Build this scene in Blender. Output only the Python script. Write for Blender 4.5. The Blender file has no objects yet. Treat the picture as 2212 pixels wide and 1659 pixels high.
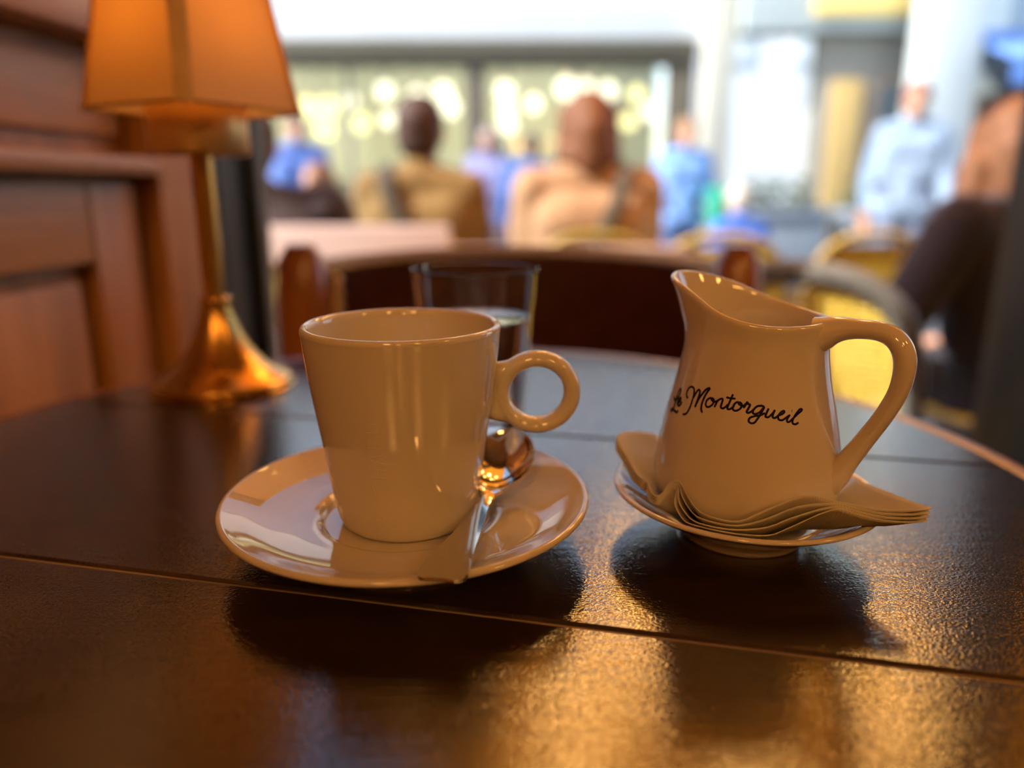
import bpy, bmesh, math, random
from mathutils import Vector, Matrix
random.seed(7)
R = math.radians
scene = bpy.context.scene
COL = scene.collection

# ------------------------------------------------------------------ camera
cam_d = bpy.data.cameras.new('camera')
cam_d.sensor_width = 36.0
cam_d.lens = 26.04
cam_d.clip_start = 0.01
cam_d.clip_end = 200
cam_d.dof.use_dof = True
cam_d.dof.focus_distance = 0.277
cam_d.dof.aperture_fstop = 3.1
cam_d.dof.aperture_blades = 0
cam = bpy.data.objects.new('camera', cam_d)
cam.location = (0, 0, 0.885)
cam.rotation_euler = (R(90 - 14.6), 0, 0)
COL.objects.link(cam)
scene.camera = cam

# ------------------------------------------------------------------ world, sun, exposure
world = bpy.data.worlds.new('sky')
scene.world = world
world.use_nodes = True
wn = world.node_tree
wn.nodes.clear()
wo = wn.nodes.new('ShaderNodeOutputWorld')
wb = wn.nodes.new('ShaderNodeBackground')
ws = wn.nodes.new('ShaderNodeTexSky')
ws.sky_type = 'NISHITA'
ws.sun_disc = False
ws.sun_elevation = R(42)
ws.sun_rotation = R(247)
ws.air_density = 1.3
ws.dust_density = 0.9
wb.inputs['Strength'].default_value = 0.36
wn.links.new(ws.outputs[0], wb.inputs['Color'])
wn.links.new(wb.outputs[0], wo.inputs['Surface'])

sun_d = bpy.data.lights.new('sun', 'SUN')
sun_d.energy = 10.5
sun_d.angle = R(0.6)
sun_d.color = (1.0, 0.95, 0.86)
sun = bpy.data.objects.new('sun', sun_d)
sun.rotation_euler = Vector((0.74, 0.20, -0.64)).to_track_quat('-Z', 'Y').to_euler()
sun.location = (-6, -8, 12)
COL.objects.link(sun)

vs = scene.view_settings
vs.view_transform = 'Standard'
vs.look = 'None'
vs.exposure = 0.0
vs.gamma = 1.0
vs.use_curve_mapping = False
cy = scene.cycles
cy.max_bounces = 8; cy.diffuse_bounces = 2; cy.glossy_bounces = 3; cy.transmission_bounces = 8
cy.caustics_reflective = False; cy.caustics_refractive = False
cy.sample_clamp_indirect = 4.0
cy.adaptive_threshold = 0.10
cy.adaptive_min_samples = 14

TT = 0.74          # table top height
GZ = -0.12         # pavement level, one step down from the cafe floor

# ------------------------------------------------------------------ helpers
def tag(o, label=None, cat=None, group=None, kind=None):
    if label: o['label'] = label
    if cat: o['category'] = cat
    if group: o['group'] = group
    if kind: o['kind'] = kind
    return o

def empty(name, loc=(0, 0, 0), rz=0.0):
    o = bpy.data.objects.new(name, None)
    o.location = loc
    o.rotation_euler = (0, 0, rz)
    o.empty_display_size = 0.05
    COL.objects.link(o)
    return o

def link_mesh(name, me, mat, parent=None):
    o = bpy.data.objects.new(name, me)
    COL.objects.link(o)
    if mat is not None:
        if len(me.materials) == 0: me.materials.append(mat)
        elif me.materials[0] != mat:
            o.material_slots[0].link = 'OBJECT'
            o.material_slots[0].material = mat
    if parent is not None: o.parent = parent
    return o

class MB:
    def __init__(self):
        self.v = []; self.f = []
    def add(self, vs, fs):
        b = len(self.v)
        self.v += [tuple(p) for p in vs]
        self.f += [tuple(i + b for i in f) for f in fs]
        return self
    def box(self, x0, x1, y0, y1, z0, z1, bev=0.0, mtx=None):
        bm = bmesh.new()
        bmesh.ops.create_cube(bm, size=1.0)
        for v in bm.verts:
            v.co = Vector(((x0 + x1) / 2 + v.co.x * (x1 - x0), (y0 + y1) / 2 + v.co.y * (y1 - y0), (z0 + z1) / 2 + v.co.z * (z1 - z0)))
        if bev > 0:
            bmesh.ops.bevel(bm, geom=list(bm.edges), offset=bev, segments=2, profile=0.6, affect='EDGES')
        if mtx is not None:
            bmesh.ops.transform(bm, matrix=mtx, verts=list(bm.verts))
        bm.verts.ensure_lookup_table()
        self.add([v.co for v in bm.verts], [[v.index for v in f.verts] for f in bm.faces])
        bm.free()
        return self
    def lathe(self, prof, n=64, c=(0, 0, 0)):
        rings = []
        vs = []; fs = []
        for (r, z) in prof:
            if r < 1e-6:
                rings.append([len(vs)]); vs.append((c[0], c[1], c[2] + z))
            else:
                ring = []
                for i in range(n):
                    a = 2 * math.pi * i / n
                    ring.append(len(vs)); vs.append((c[0] + r * math.cos(a), c[1] + r * math.sin(a), c[2] + z))
                rings.append(ring)
        for A, B in zip(rings, rings[1:]):
            if len(A) == 1 and len(B) == 1: continue
            for i in range(n):
                j = (i + 1) % n
                if len(A) == 1: fs.append((A[0], B[j], B[i]))
                elif len(B) == 1: fs.append((A[i], A[j], B[0]))
                else: fs.append((A[i], A[j], B[j], B[i]))
        return self.add(vs, fs)
    def tube(self, pts, rad, n=12, closed=False, flat=1.0, up=(0, 0, 1), cap=True):
        pts = [Vector(p) for p in pts]
        m = len(pts)
        if not isinstance(rad, (list, tuple)): rad = [rad] * m
        up = Vector(up)
        vs = []; fs = []
        for i, p in enumerate(pts):
            if closed: t = pts[(i + 1) % m] - pts[i - 1]
            else: t = pts[min(i + 1, m - 1)] - pts[max(i - 1, 0)]
            t.normalize()
            b = t.cross(up)
            if b.length < 1e-4: b = t.cross(Vector((1, 0, 0.01)))
            b.normalize()
            nn = b.cross(t).normalized()
            for k in range(n):
                a = 2 * math.pi * k / n
                vs.append(p + b * (rad[i] * math.cos(a)) + nn * (rad[i] * flat * math.sin(a)))
        for i in range(m if closed else m - 1):
            j = (i + 1) % m
            for k in range(n):
                l = (k + 1) % n
                fs.append((i * n + k, i * n + l, j * n + l, j * n + k))
        if cap and not closed:
            fs.append(tuple(range(n))[::-1]); fs.append(tuple((m - 1) * n + k for k in range(n)))
        return self.add(vs, fs)
    def ball(self, c, r, sx=1, sy=1, sz=1, n=16, mtx=None):
        vs = []; fs = []
        h = n // 2
        for i in range(h + 1):
            th = math.pi * i / h
            for k in range(n):
                a = 2 * math.pi * k / n
                p = Vector((r * sx * math.sin(th) * math.cos(a), r * sy * math.sin(th) * math.sin(a), r * sz * math.cos(th)))
                if mtx is not None: p = mtx @ p
                vs.append(p + Vector(c))
        for i in range(h):
            for k in range(n):
                l = (k + 1) % n
                fs.append((i * n + k, (i + 1) * n + k, (i + 1) * n + l, i * n + l))
        return self.add(vs, fs)
    def capsule(self, p0, r0, p1, r1, n=12):
        p0 = Vector(p0); p1 = Vector(p1)
        t = (p1 - p0)
        if t.length < 1e-5: return self.ball(p0, max(r0, r1), n=n)
        t.normalize()
        pts = []; rr = []
        for a in (80, 55, 28, 0):
            pts.append(p0 - t * (r0 * math.sin(R(a)))); rr.append(r0 * math.cos(R(a)))
        for a in (0, 28, 55, 80):
            pts.append(p1 + t * (r1 * math.sin(R(a)))); rr.append(r1 * math.cos(R(a)))
        up = Vector((0, 0, 1)) if abs(t.z) < 0.9 else Vector((0, 1, 0))
        b = t.cross(up).normalized(); nn = b.cross(t).normalized()
        vs = []; fs = []
        for p, r in zip(pts, rr):
            for k in range(n):
                a = 2 * math.pi * k / n
                vs.append(p + b * (r * math.cos(a)) + nn * (r * math.sin(a)))
        for i in range(len(pts) - 1):
            for k in range(n):
                l = (k + 1) % n
                fs.append((i * n + k, i * n + l, (i + 1) * n + l, (i + 1) * n + k))
        fs.append(tuple(range(n))[::-1]); fs.append(tuple((len(pts) - 1) * n + k for k in range(n)))
        return self.add(vs, fs)
    def mesh(self, name, smooth=True, sharp=40, merge=True):
        bm = bmesh.new()
        vv = [bm.verts.new(p) for p in self.v]
        for f in self.f:
            try: bm.faces.new([vv[i] for i in f])
            except ValueError: pass
        if merge: bmesh.ops.remove_doubles(bm, verts=list(bm.verts), dist=1e-6)
        bmesh.ops.recalc_face_normals(bm, faces=list(bm.faces))
        for f in bm.faces: f.smooth = smooth
        if smooth:
            for e in bm.edges:
                if len(e.link_faces) == 2 and e.calc_face_angle(0) > R(sharp): e.smooth = False
        me = bpy.data.meshes.new(name)
        bm.to_mesh(me); bm.free()
        return me
    def build(self, name, mat, parent=None, smooth=True, sharp=40, merge=True):
        return link_mesh(name, self.mesh(name, smooth, sharp, merge), mat, parent)

def remeshed(mb, voxel, smooth=4, name='mesh'):
    """union of overlapping volumes -> one continuous smooth surface"""
    me = mb.mesh(name, merge=False)
    o = bpy.data.objects.new(name + '_tmp', me)
    COL.objects.link(o)
    m = o.modifiers.new('r', 'REMESH'); m.mode = 'VOXEL'; m.voxel_size = voxel; m.use_smooth_shade = True
    s = o.modifiers.new('s', 'SMOOTH'); s.factor = 0.5; s.iterations = smooth
    dg = bpy.context.evaluated_depsgraph_get()
    out = bpy.data.meshes.new_from_object(o.evaluated_get(dg))
    out.name = name
    bpy.data.objects.remove(o)
    bpy.data.meshes.remove(me)
    for p in out.polygons: p.use_smooth = True
    return out

def spline(pts, k=8, closed=False):
    pts = [Vector(p) for p in pts]
    m = len(pts); out = []
    rng = m if closed else m - 1
    for i in range(rng):
        if closed: p0, p1, p2, p3 = pts[i - 1], pts[i], pts[(i + 1) % m], pts[(i + 2) % m]
        else: p0, p1, p2, p3 = pts[max(i - 1, 0)], pts[i], pts[i + 1], pts[min(i + 2, m - 1)]
        for j in range(k):
            t = j / k
            out.append(0.5 * ((2 * p1) + (p2 - p0) * t + (2 * p0 - 5 * p1 + 4 * p2 - p3) * t * t + (3 * p1 - p0 - 3 * p2 + p3) * t ** 3))
    if not closed: out.append(pts[-1])
    return out

def interp(tab, x):
    if x <= tab[0][0]: return tab[0][1]
    for (a, b), (c, d) in zip(tab, tab[1:]):
        if x <= c: return b + (d - b) * (x - a) / (c - a)
    return tab[-1][1]

def smooth(x, a, b):
    t = max(0.0, min(1.0, (x - a) / (b - a)))
    return t * t * (3 - 2 * t)

# ------------------------------------------------------------------ materials
def new_mat(name):
    m = bpy.data.materials.new(name)
    m.use_nodes = True
    nt = m.node_tree
    return m, nt, nt.nodes['Principled BSDF'], nt.nodes['Material Output']

def mat(name, col, rough=0.5, metal=0.0, coat=0.0, var=0.12, scale=30.0, bump=0.0, bscale=200.0, spec=None, sheen=0.0, ior=None):
    """plain material with procedural mottling and fine relief"""
    m, nt, p, out = new_mat(name)
    tc = nt.nodes.new('ShaderNodeTexCoord')
    nz = nt.nodes.new('ShaderNodeTexNoise'); nz.inputs['Scale'].default_value = scale; nz.inputs['Detail'].default_value = 2
    nt.links.new(tc.outputs['Object'], nz.inputs['Vector'])
    rp = nt.nodes.new('ShaderNodeValToRGB')
    rp.color_ramp.elements[0].position = 0.3; rp.color_ramp.elements[1].position = 0.7
    rp.color_ramp.elements[0].color = (*[c * (1 - var) for c in col], 1)
    rp.color_ramp.elements[1].color = (*[min(1, c * (1 + var)) for c in col], 1)
    nt.links.new(nz.outputs['Fac'], rp.inputs['Fac'])
    nt.links.new(rp.outputs['Color'], p.inputs['Base Color'])
    p.inputs['Roughness'].default_value = rough
    p.inputs['Metallic'].default_value = metal
    p.inputs['Coat Weight'].default_value = coat
    if ior: p.inputs['IOR'].default_value = ior
    if spec is not None: p.inputs['Specular IOR Level'].default_value = spec
    if sheen: p.inputs['Sheen Weight'].default_value = sheen
    if bump:
        n2 = nt.nodes.new('ShaderNodeTexNoise'); n2.inputs['Scale'].default_value = bscale; n2.inputs['Detail'].default_value = 2
        nt.links.new(tc.outputs['Object'], n2.inputs['Vector'])
        b = nt.nodes.new('ShaderNodeBump'); b.inputs['Strength'].default_value = bump; b.inputs['Distance'].default_value = 0.002
        nt.links.new(n2.outputs['Fac'], b.inputs['Height'])
        nt.links.new(b.outputs['Normal'], p.inputs['Normal'])
    return m

def wood(name, dark, light, axis='Y', rough=0.35, coat=0.2, freq=60.0, bump=0.15):
    m, nt, p, out = new_mat(name)
    tc = nt.nodes.new('ShaderNodeTexCoord')
    mp = nt.nodes.new('ShaderNodeMapping')
    s = [1.0, 1.0, 1.0]; s['XYZ'.index(axis)] = 0.07
    mp.inputs['Scale'].default_value = s
    nt.links.new(tc.outputs['Object'], mp.inputs['Vector'])
    nz = nt.nodes.new('ShaderNodeTexNoise'); nz.inputs['Scale'].default_value = freq; nz.inputs['Detail'].default_value = 4; nz.inputs['Distortion'].default_value = 0.6
    nt.links.new(mp.outputs[0], nz.inputs['Vector'])
    rp = nt.nodes.new('ShaderNodeValToRGB')
    rp.color_ramp.elements[0].position = 0.32; rp.color_ramp.elements[1].position = 0.68
    rp.color_ramp.elements[0].color = (*dark, 1); rp.color_ramp.elements[1].color = (*light, 1)
    nt.links.new(nz.outputs['Fac'], rp.inputs['Fac'])
    nt.links.new(rp.outputs['Color'], p.inputs['Base Color'])
    p.inputs['Roughness'].default_value = rough
    p.inputs['Coat Weight'].default_value = coat
    p.inputs['Coat Roughness'].default_value = 0.2
    b = nt.nodes.new('ShaderNodeBump'); b.inputs['Strength'].default_value = bump; b.inputs['Distance'].default_value = 0.002
    nt.links.new(nz.outputs['Fac'], b.inputs['Height'])
    nt.links.new(b.outputs['Normal'], p.inputs['Normal'])
    return m

def emit(name, col, strength):
    m, nt, p, out = new_mat(name)
    nt.nodes.remove(p)
    e = nt.nodes.new('ShaderNodeEmission')
    e.inputs['Color'].default_value = (*col, 1); e.inputs['Strength'].default_value = strength
    nt.links.new(e.outputs[0], out.inputs['Surface'])
    return m

def table_material():
    """dark stained boards under a worn lacquer: streaky grain, pores and a fine pebbly relief that glitters"""
    m, nt, p, out = new_mat('table_boards')
    N = nt.nodes; L = nt.links
    tc = N.new('ShaderNodeTexCoord')
    mp = N.new('ShaderNodeMapping'); mp.inputs['Rotation'].default_value = (0, 0, R(12.5)); mp.inputs['Scale'].default_value = (0.16, 1, 1)
    # grain runs along the boards
    L.new(tc.outputs['Object'], mp.inputs['Vector'])
    g = N.new('ShaderNodeTexNoise'); g.inputs['Scale'].default_value = 70; g.inputs['Detail'].default_value = 5; g.inputs['Roughness'].default_value = 0.65
    L.new(mp.outputs[0], g.inputs['Vector'])
    rp = N.new('ShaderNodeValToRGB')
    rp.color_ramp.elements[0].position = 0.3; rp.color_ramp.elements[0].color = (0.010, 0.0055, 0.0035, 1)
    rp.color_ramp.elements[1].position = 0.75; rp.color_ramp.elements[1].color = (0.042, 0.022, 0.012, 1)
    L.new(g.outputs['Fac'], rp.inputs['Fac'])
    L.new(rp.outputs['Color'], p.inputs['Base Color'])
    # patchy polish
    w = N.new('ShaderNodeTexNoise'); w.inputs['Scale'].default_value = 9; w.inputs['Detail'].default_value = 2
    L.new(tc.outputs['Object'], w.inputs['Vector'])
    mr = N.new('ShaderNodeMapRange'); mr.inputs['To Min'].default_value = 0.08; mr.inputs['To Max'].default_value = 0.14
    L.new(w.outputs['Fac'], mr.inputs['Value']); L.new(mr.outputs[0], p.inputs['Roughness'])
    p.inputs['IOR'].default_value = 2.1
    f = N.new('ShaderNodeTexNoise'); f.inputs['Scale'].default_value = 1300; f.inputs['Detail'].default_value = 1
    mp2 = N.new('ShaderNodeMapping'); mp2.inputs['Rotation'].default_value = (0, 0, R(12.5)); mp2.inputs['Scale'].default_value = (0.55, 1, 1)
    L.new(tc.outputs['Object'], mp2.inputs['Vector']); L.new(mp2.outputs[0], f.inputs['Vector'])
    b1 = N.new('ShaderNodeBump'); b1.inputs['Strength'].default_value = 0.32; b1.inputs['Distance'].default_value = 0.00035
    L.new(f.outputs['Fac'], b1.inputs['Height'])
    g2 = N.new('ShaderNodeTexNoise'); g2.inputs['Scale'].default_value = 260; g2.inputs['Detail'].default_value = 3
    mp3 = N.new('ShaderNodeMapping'); mp3.inputs['Rotation'].default_value = (0, 0, R(12.5)); mp3.inputs['Scale'].default_value = (0.12, 1, 1)
    L.new(tc.outputs['Object'], mp3.inputs['Vector']); L.new(mp3.outputs[0], g2.inputs['Vector'])
    b2 = N.new('ShaderNodeBump'); b2.inputs['Strength'].default_value = 0.16; b2.inputs['Distance'].default_value = 0.0008
    L.new(g2.outputs['Fac'], b2.inputs['Height']); L.new(b1.outputs['Normal'], b2.inputs['Normal'])
    L.new(b2.outputs['Normal'], p.inputs['Normal'])
    return m

def thin_glass(name, tint=(1, 1, 1)):
    m, nt, p, out = new_mat(name)
    nt.nodes.remove(p)
    t = nt.nodes.new('ShaderNodeBsdfTransparent'); t.inputs['Color'].default_value = (*tint, 1)
    g = nt.nodes.new('ShaderNodeBsdfGlossy'); g.inputs['Roughness'].default_value = 0.03
    fr = nt.nodes.new('ShaderNodeFresnel'); fr.inputs['IOR'].default_value = 1.45
    mx = nt.nodes.new('ShaderNodeMixShader')
    nt.links.new(fr.outputs[0], mx.inputs[0]); nt.links.new(t.outputs[0], mx.inputs[1]); nt.links.new(g.outputs[0], mx.inputs[2])
    nt.links.new(mx.outputs[0], out.inputs['Surface'])
    return m

def clear(name, ior, col=(1, 1, 1)):
    m, nt, p, out = new_mat(name)
    p.inputs['Base Color'].default_value = (*col, 1)
    p.inputs['Transmission Weight'].default_value = 1
    p.inputs['Roughness'].default_value = 0.0
    p.inputs['IOR'].default_value = ior
    return m

def fabric_translucent(name, col, trans, scale=900.0, fac=0.5):
    m, nt, p, out = new_mat(name)
    nt.nodes.remove(p)
    tc = nt.nodes.new('ShaderNodeTexCoord')
    wv = nt.nodes.new('ShaderNodeTexWave'); wv.inputs['Scale'].default_value = scale; wv.bands_direction = 'DIAGONAL'; wv.inputs['Distortion'].default_value = 0.5
    nt.links.new(tc.outputs['Object'], wv.inputs['Vector'])
    def ramp(c):
        r = nt.nodes.new('ShaderNodeValToRGB')
        r.color_ramp.elements[0].color = (*[x * 0.86 for x in c], 1); r.color_ramp.elements[1].color = (*c, 1)
        nt.links.new(wv.outputs['Fac'], r.inputs['Fac'])
        return r
    d = nt.nodes.new('ShaderNodeBsdfDiffuse'); t = nt.nodes.new('ShaderNodeBsdfTranslucent')
    nt.links.new(ramp(col).outputs[0], d.inputs['Color']); nt.links.new(ramp(trans).outputs[0], t.inputs['Color'])
    mx = nt.nodes.new('ShaderNodeMixShader'); mx.inputs[0].default_value = fac
    nt.links.new(d.outputs[0], mx.inputs[1]); nt.links.new(t.outputs[0], mx.inputs[2])
    nt.links.new(mx.outputs[0], out.inputs['Surface'])
    return m

M = {}
M['boards'] = table_material()
M['groove'] = mat('groove_filler', (0.34, 0.25, 0.17), 0.8)
M['edge_wood'] = wood('table_edge_wood', (0.16, 0.045, 0.018), (0.26, 0.085, 0.032), 'X', 0.3, 0.4, 40)
M['porcelain'] = mat('porcelain_glaze', (0.70, 0.63, 0.54), 0.035, 0, 0.0, 0.012, 25, ior=1.65)
M['ink'] = mat('printed_ink', (0.008, 0.005, 0.010), 0.5, spec=0.15)
M['steel'] = mat('polished_steel', (0.72, 0.70, 0.67), 0.09, 1.0, 0, 0.03, 60)
M['napkin'] = fabric_translucent('paper_napkin', (0.95, 0.90, 0.80), (0.95, 0.88, 0.74), 900, 0.35)
M['glass'] = clear('drinking_glass', 1.46, (0.98, 0.99, 0.985))
M['water'] = clear('water', 1.33)
M['brass'] = mat('aged_brass', (0.62, 0.36, 0.10), 0.24, 1.0, 0, 0.15, 25, bump=0.05, bscale=80)
M['satin_brass'] = mat('satin_brass', (0.80, 0.52, 0.22), 0.42, 0.8, 0, 0.08, 25)
M['shade'] = fabric_translucent('lamp_shade_cloth', (0.86, 0.64, 0.42), (0.90, 0.46, 0.10), 260, 0.32)
M['shade_trim'] = mat('shade_ribbon', (0.62, 0.40, 0.20), 0.8, bump=0.2, bscale=900)
M['mahogany'] = wood('mahogany_panelling', (0.32, 0.135, 0.048), (0.54, 0.25, 0.095), 'Z', 0.45, 0.12, 28)
M['mahogany_h'] = wood('mahogany_rail', (0.34, 0.145, 0.052), (0.56, 0.265, 0.10), 'Y', 0.42, 0.15, 28)
M['chair_wood'] = wood('chair_wood', (0.07, 0.020, 0.009), (0.14, 0.042, 0.015), 'Z', 0.30, 0.4, 26)
M['chair_post_lit'] = wood('chair_post_lit_wood', (0.26, 0.085, 0.028), (0.42, 0.15, 0.045), 'Z', 0.28, 0.5, 26)  # chair wood again, paler: lamplight on the end posts put into the colour
M['leather'] = mat('oxblood_leather', (0.050, 0.011, 0.008), 0.38, 0, 0.1, 0.25, 40, bump=0.2, bscale=500)
M['stud'] = mat('brass_stud', (0.80, 0.60, 0.38), 0.4, 0.3)
M['black_metal'] = mat('black_painted_metal', (0.006, 0.006, 0.007), 0.45, 0, 0, 0.2, 20)
M['grey_metal'] = mat('slate_grey_paint', (0.035, 0.045, 0.052), 0.4)
M['mauve'] = wood('mauve_painted_wood', (0.72, 0.52, 0.47), (0.80, 0.60, 0.55), 'X', 0.5, 0.0, 24)
M['sill'] = wood('terrace_ledge_wood', (0.40, 0.25, 0.18), (0.48, 0.31, 0.23), 'X', 0.5, 0.0, 24)
M['grey_rattan'] = mat('grey_rattan', (0.15, 0.14, 0.125), 0.5, bump=0.3, bscale=250)
M['honey_rattan'] = mat('honey_rattan', (0.36, 0.24, 0.05), 0.5, bump=0.3, bscale=250)
M['yellow_weave'] = mat('yellow_woven_cane', (0.88, 0.62, 0.07), 0.45, 0, 0.1, 0.2, 140, bump=0.4, bscale=300)
M['skin'] = mat('skin', (0.52, 0.28, 0.19), 0.5, 0, 0, 0.06, 30)
M['eye'] = mat('eye', (0.05, 0.03, 0.02), 0.15)
M['shoe'] = mat('shoe_leather', (0.02, 0.016, 0.014), 0.4)
M['floor'] = wood('oak_floor', (0.06, 0.03, 0.015), (0.12, 0.06, 0.03), 'Y', 0.4, 0.2, 20)
M['plaster'] = mat('warm_plaster', (0.36, 0.22, 0.12), 0.8, 0, 0, 0.08, 4, bump=0.1, bscale=60)
M['dark_plaster'] = mat('tobacco_ceiling', (0.24, 0.14, 0.075), 0.8, 0, 0, 0.08, 4)
M['pavement'] = mat('pavement_stone', (0.19, 0.21, 0.24), 0.7, 0, 0, 0.10, 1.2, bump=0.1, bscale=80)
M['road'] = mat('asphalt', (0.10, 0.11, 0.125), 0.75, 0, 0, 0.12, 1.5, bump=0.2, bscale=120)

# ------------------------------------------------------------------ room and cafe front
def struct(o):
    o['kind'] = 'structure'
    return o

struct(MB().box(-0.9, 3.0, -5.0, 1.2, -0.14, 0.0).build('floor', M['floor'], smooth=False))
struct(MB().box(-1.0, 3.0, -5.0, 1.2, 2.9, 3.0).build('ceiling', M['dark_plaster'], smooth=False))
struct(MB().box(-1.4, 3.0, -5.1, -5.0, 0, 2.9).build('wall_back', M['plaster'], smooth=False))
struct(MB().box(3.0, 3.1, -5.1, 1.2, 0, 2.9).build('wall_right', M['plaster'], smooth=False))

# left wall: mahogany panelling running away from the camera, turned 7 degrees
WL = empty('wall_left', (-0.430, 0.5, 0), R(-7))
struct(WL)
# local x: out of the wall into the room, local y: along the wall
MB().box(-0.10, -0.018, -6.0, 0.43, 0, 2.9).build('backing_panel', M['mahogany'], WL, smooth=False)
def wall_piece(name, x0, x1, y0, y1, z0, z1, m, bev=0.004):
    return MB().box(x0, x1, y0, y1, z0, z1, bev).build(name, M[m], WL)
wall_piece('stile', -0.018, 0.020, 0.315, 0.425, 0, 2.9, 'mahogany')
wall_piece('stile', -0.018, 0.000, 0.228, 0.300, 0, 0.893, 'mahogany')
wall_piece('cross_rail', -0.018, 0.000, -1.2, 0.226, 0.818, 0.893, 'mahogany_h')
wall_piece('moulding', -0.018, 0.026, -1.2, 0.313, 0.900, 0.919, 'mahogany_h', 0.008)
wall_piece('raised_panel', -0.018, -0.008, -1.0, 0.212, 0.30, 0.802, 'mahogany', 0.006)
wall_piece('raised_panel', -0.018, -0.008, -1.2, 0.300, 0.938, 1.008, 'mahogany_h', 0.006)
wall_piece('moulding', -0.018, 0.030, -1.2, 0.313, 1.020, 1.060, 'mahogany_h', 0.012)
wall_piece('raised_panel', -0.018, -0.008, -1.2, 0.300, 1.075, 2.0, 'mahogany', 0.006)
wall_piece('skirting_board', -0.018, 0.015, -1.2, 0.315, 0.0, 0.20, 'mahogany_h', 0.006)

# street front of the cafe: an opening between two dark posts, wall on both sides and above
front = empty('wall_front', (0, 1.14, 0))
struct(front)
MB().box(-3.5, -0.47, -0.06, 0.06, -0.12, 2.90).build('masonry', M['plaster'], front, smooth=False)
MB().box(2.30, 6.0, -0.06, 0.06, -0.12, 2.90).build('masonry', M['plaster'], front, smooth=False)
MB().box(-0.47, 2.30, -0.06, 0.06, 2.62, 2.90).build('masonry', M['plaster'], front, smooth=False)
door = empty('door_1', (0, 1.14, 0))
struct(door)
MB().box(-0.470, -0.402, -0.09, 0.07, 0, 2.62, 0.004).build('jamb', M['black_metal'], door)
MB().box(-0.402, -0.382, 0.015, 0.06, 0, 2.62, 0.006).build('stop_bead', M['grey_metal'], door)
MB().box(0.785, 0.875, -0.09, 0.07, 0, 2.62, 0.004).build('jamb', M['black_metal'], door)
MB().box(2.22, 2.30, -0.09, 0.07, 0, 2.62, 0.004).build('jamb', M['black_metal'], door)
MB().box(-0.47, 2.30, -0.07, 0.06, 2.56, 2.62, 0.004).build('head', M['black_metal'], door)
MB().box(-0.47, 2.30, -0.06, 0.07, -0.12, 0.0, 0.004).build('threshold', M['grey_metal'], door)

# pavement slabs, kerb and road
struct(MB().box(-60, 80, 1.2, 5.3, GZ - 0.2, GZ).build('floor_pavement', M['pavement'], smooth=False))
struct(MB().box(-60, 80, 5.3, 120, GZ - 0.3, GZ - 0.10).build('floor_road', M['road'], smooth=False))
struct(MB().box(-60, 80, 5.26, 5.40, GZ - 0.2, GZ + 0.004, 0.01).build('trim_kerb', M['pavement']))

# ------------------------------------------------------------------ interior pendant lamps, behind and above the camera
def pendant(loc, r, glow, label, group, top, cordm):
    t = empty('pendant_lamp', loc)
    tag(t, label, 'lamp', group)
    MB().ball((0, 0, 0), r, n=24).build('globe', glow, t)
    MB().lathe([(0, r * 1.18), (r * 0.30, r * 1.16), (r * 0.42, r * 1.0), (r * 0.44, r * 0.90), (0, r * 0.90)], 20).build('cap', M['brass'], t)
    MB().tube([(0, 0, r * 1.1), (0, 0, top - loc[2])], 0.006, 8).build('cord', cordm, t)
    return t
GLOW_IN = emit('warm_bulb_glow', (1.0, 0.46, 0.110), 33.0)
for (x, y, z, r) in ((-0.28, -1.15, 1.75, 0.12), (0.75, -1.35, 1.9, 0.12), (1.7, -0.6, 2.05, 0.12), (0.2, -2.9, 2.1, 0.12)):
    pendant((x, y, z), r, GLOW_IN, 'warm glowing globe pendant hanging from the cafe ceiling', 'pendant lamps inside the cafe', 2.9, M['black_metal'])

# ------------------------------------------------------------------ unseen awning added to glow gold onto the table, with its warm lamps
aw = empty('awning', (0, 1.2, 2.78))
tag(aw, 'unseen ochre cloth awning added over the cafe terrace for its golden glow', 'awning')
am = fabric_translucent('added_awning_cloth', (0.80, 0.46, 0.13), (0.96, 0.52, 0.12), 30, 0.82)
mb = MB()
for i in range(8):
    x0 = -0.35 + i * 0.45
    mb.add([(x0, 0, 0.0), (x0 + 0.45, 0, 0.0), (x0 + 0.45, 2.05, -0.36), (x0, 2.05, -0.36), (x0, 0, 0.012), (x0 + 0.45, 0, 0.012), (x0 + 0.45, 2.05, -0.348), (x0, 2.05, -0.348)],
           [(0, 1, 2, 3), (4, 5, 6, 7), (0, 1, 5, 4), (1, 2, 6, 5), (2, 3, 7, 6), (3, 0, 4, 7)])
mb.build('added_canopy', am, aw, smooth=False)
MB().box(-0.35, 3.25, 2.04, 2.055, -0.52, -0.35).build('valance', am, aw, smooth=False)
MB().tube([(-0.35, 2.03, -0.37), (3.25, 2.03, -0.37)], 0.025, 10).build('front_bar', M['grey_metal'], aw)
for x in (-0.2, 1.3, 2.9):
    MB().tube([(x, 0.0, -0.25), (x, 1.0, -0.30), (x, 2.02, -0.38)], 0.018, 10).build('folding_arm', M['grey_metal'], aw)
GLOW_T = emit('terrace_bulb_glow', (1.0, 0.50, 0.13), 22.0)
k = 0
for (x, y, z, r) in ((0.16, 1.72, 2.02, 0.09), (0.62, 1.66, 2.06, 0.09), (1.10, 1.82, 2.02, 0.09), (0.40, 2.22, 2.0, 0.09), (0.90, 2.38, 2.0, 0.09)):
    top = 2.78 - (y - 1.2) * 0.1756
    pendant((x, y, z), r, GLOW_T, 'warm amber globe lamp hanging under the terrace awning', 'lamps under the awning', top, M['black_metal'])

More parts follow.
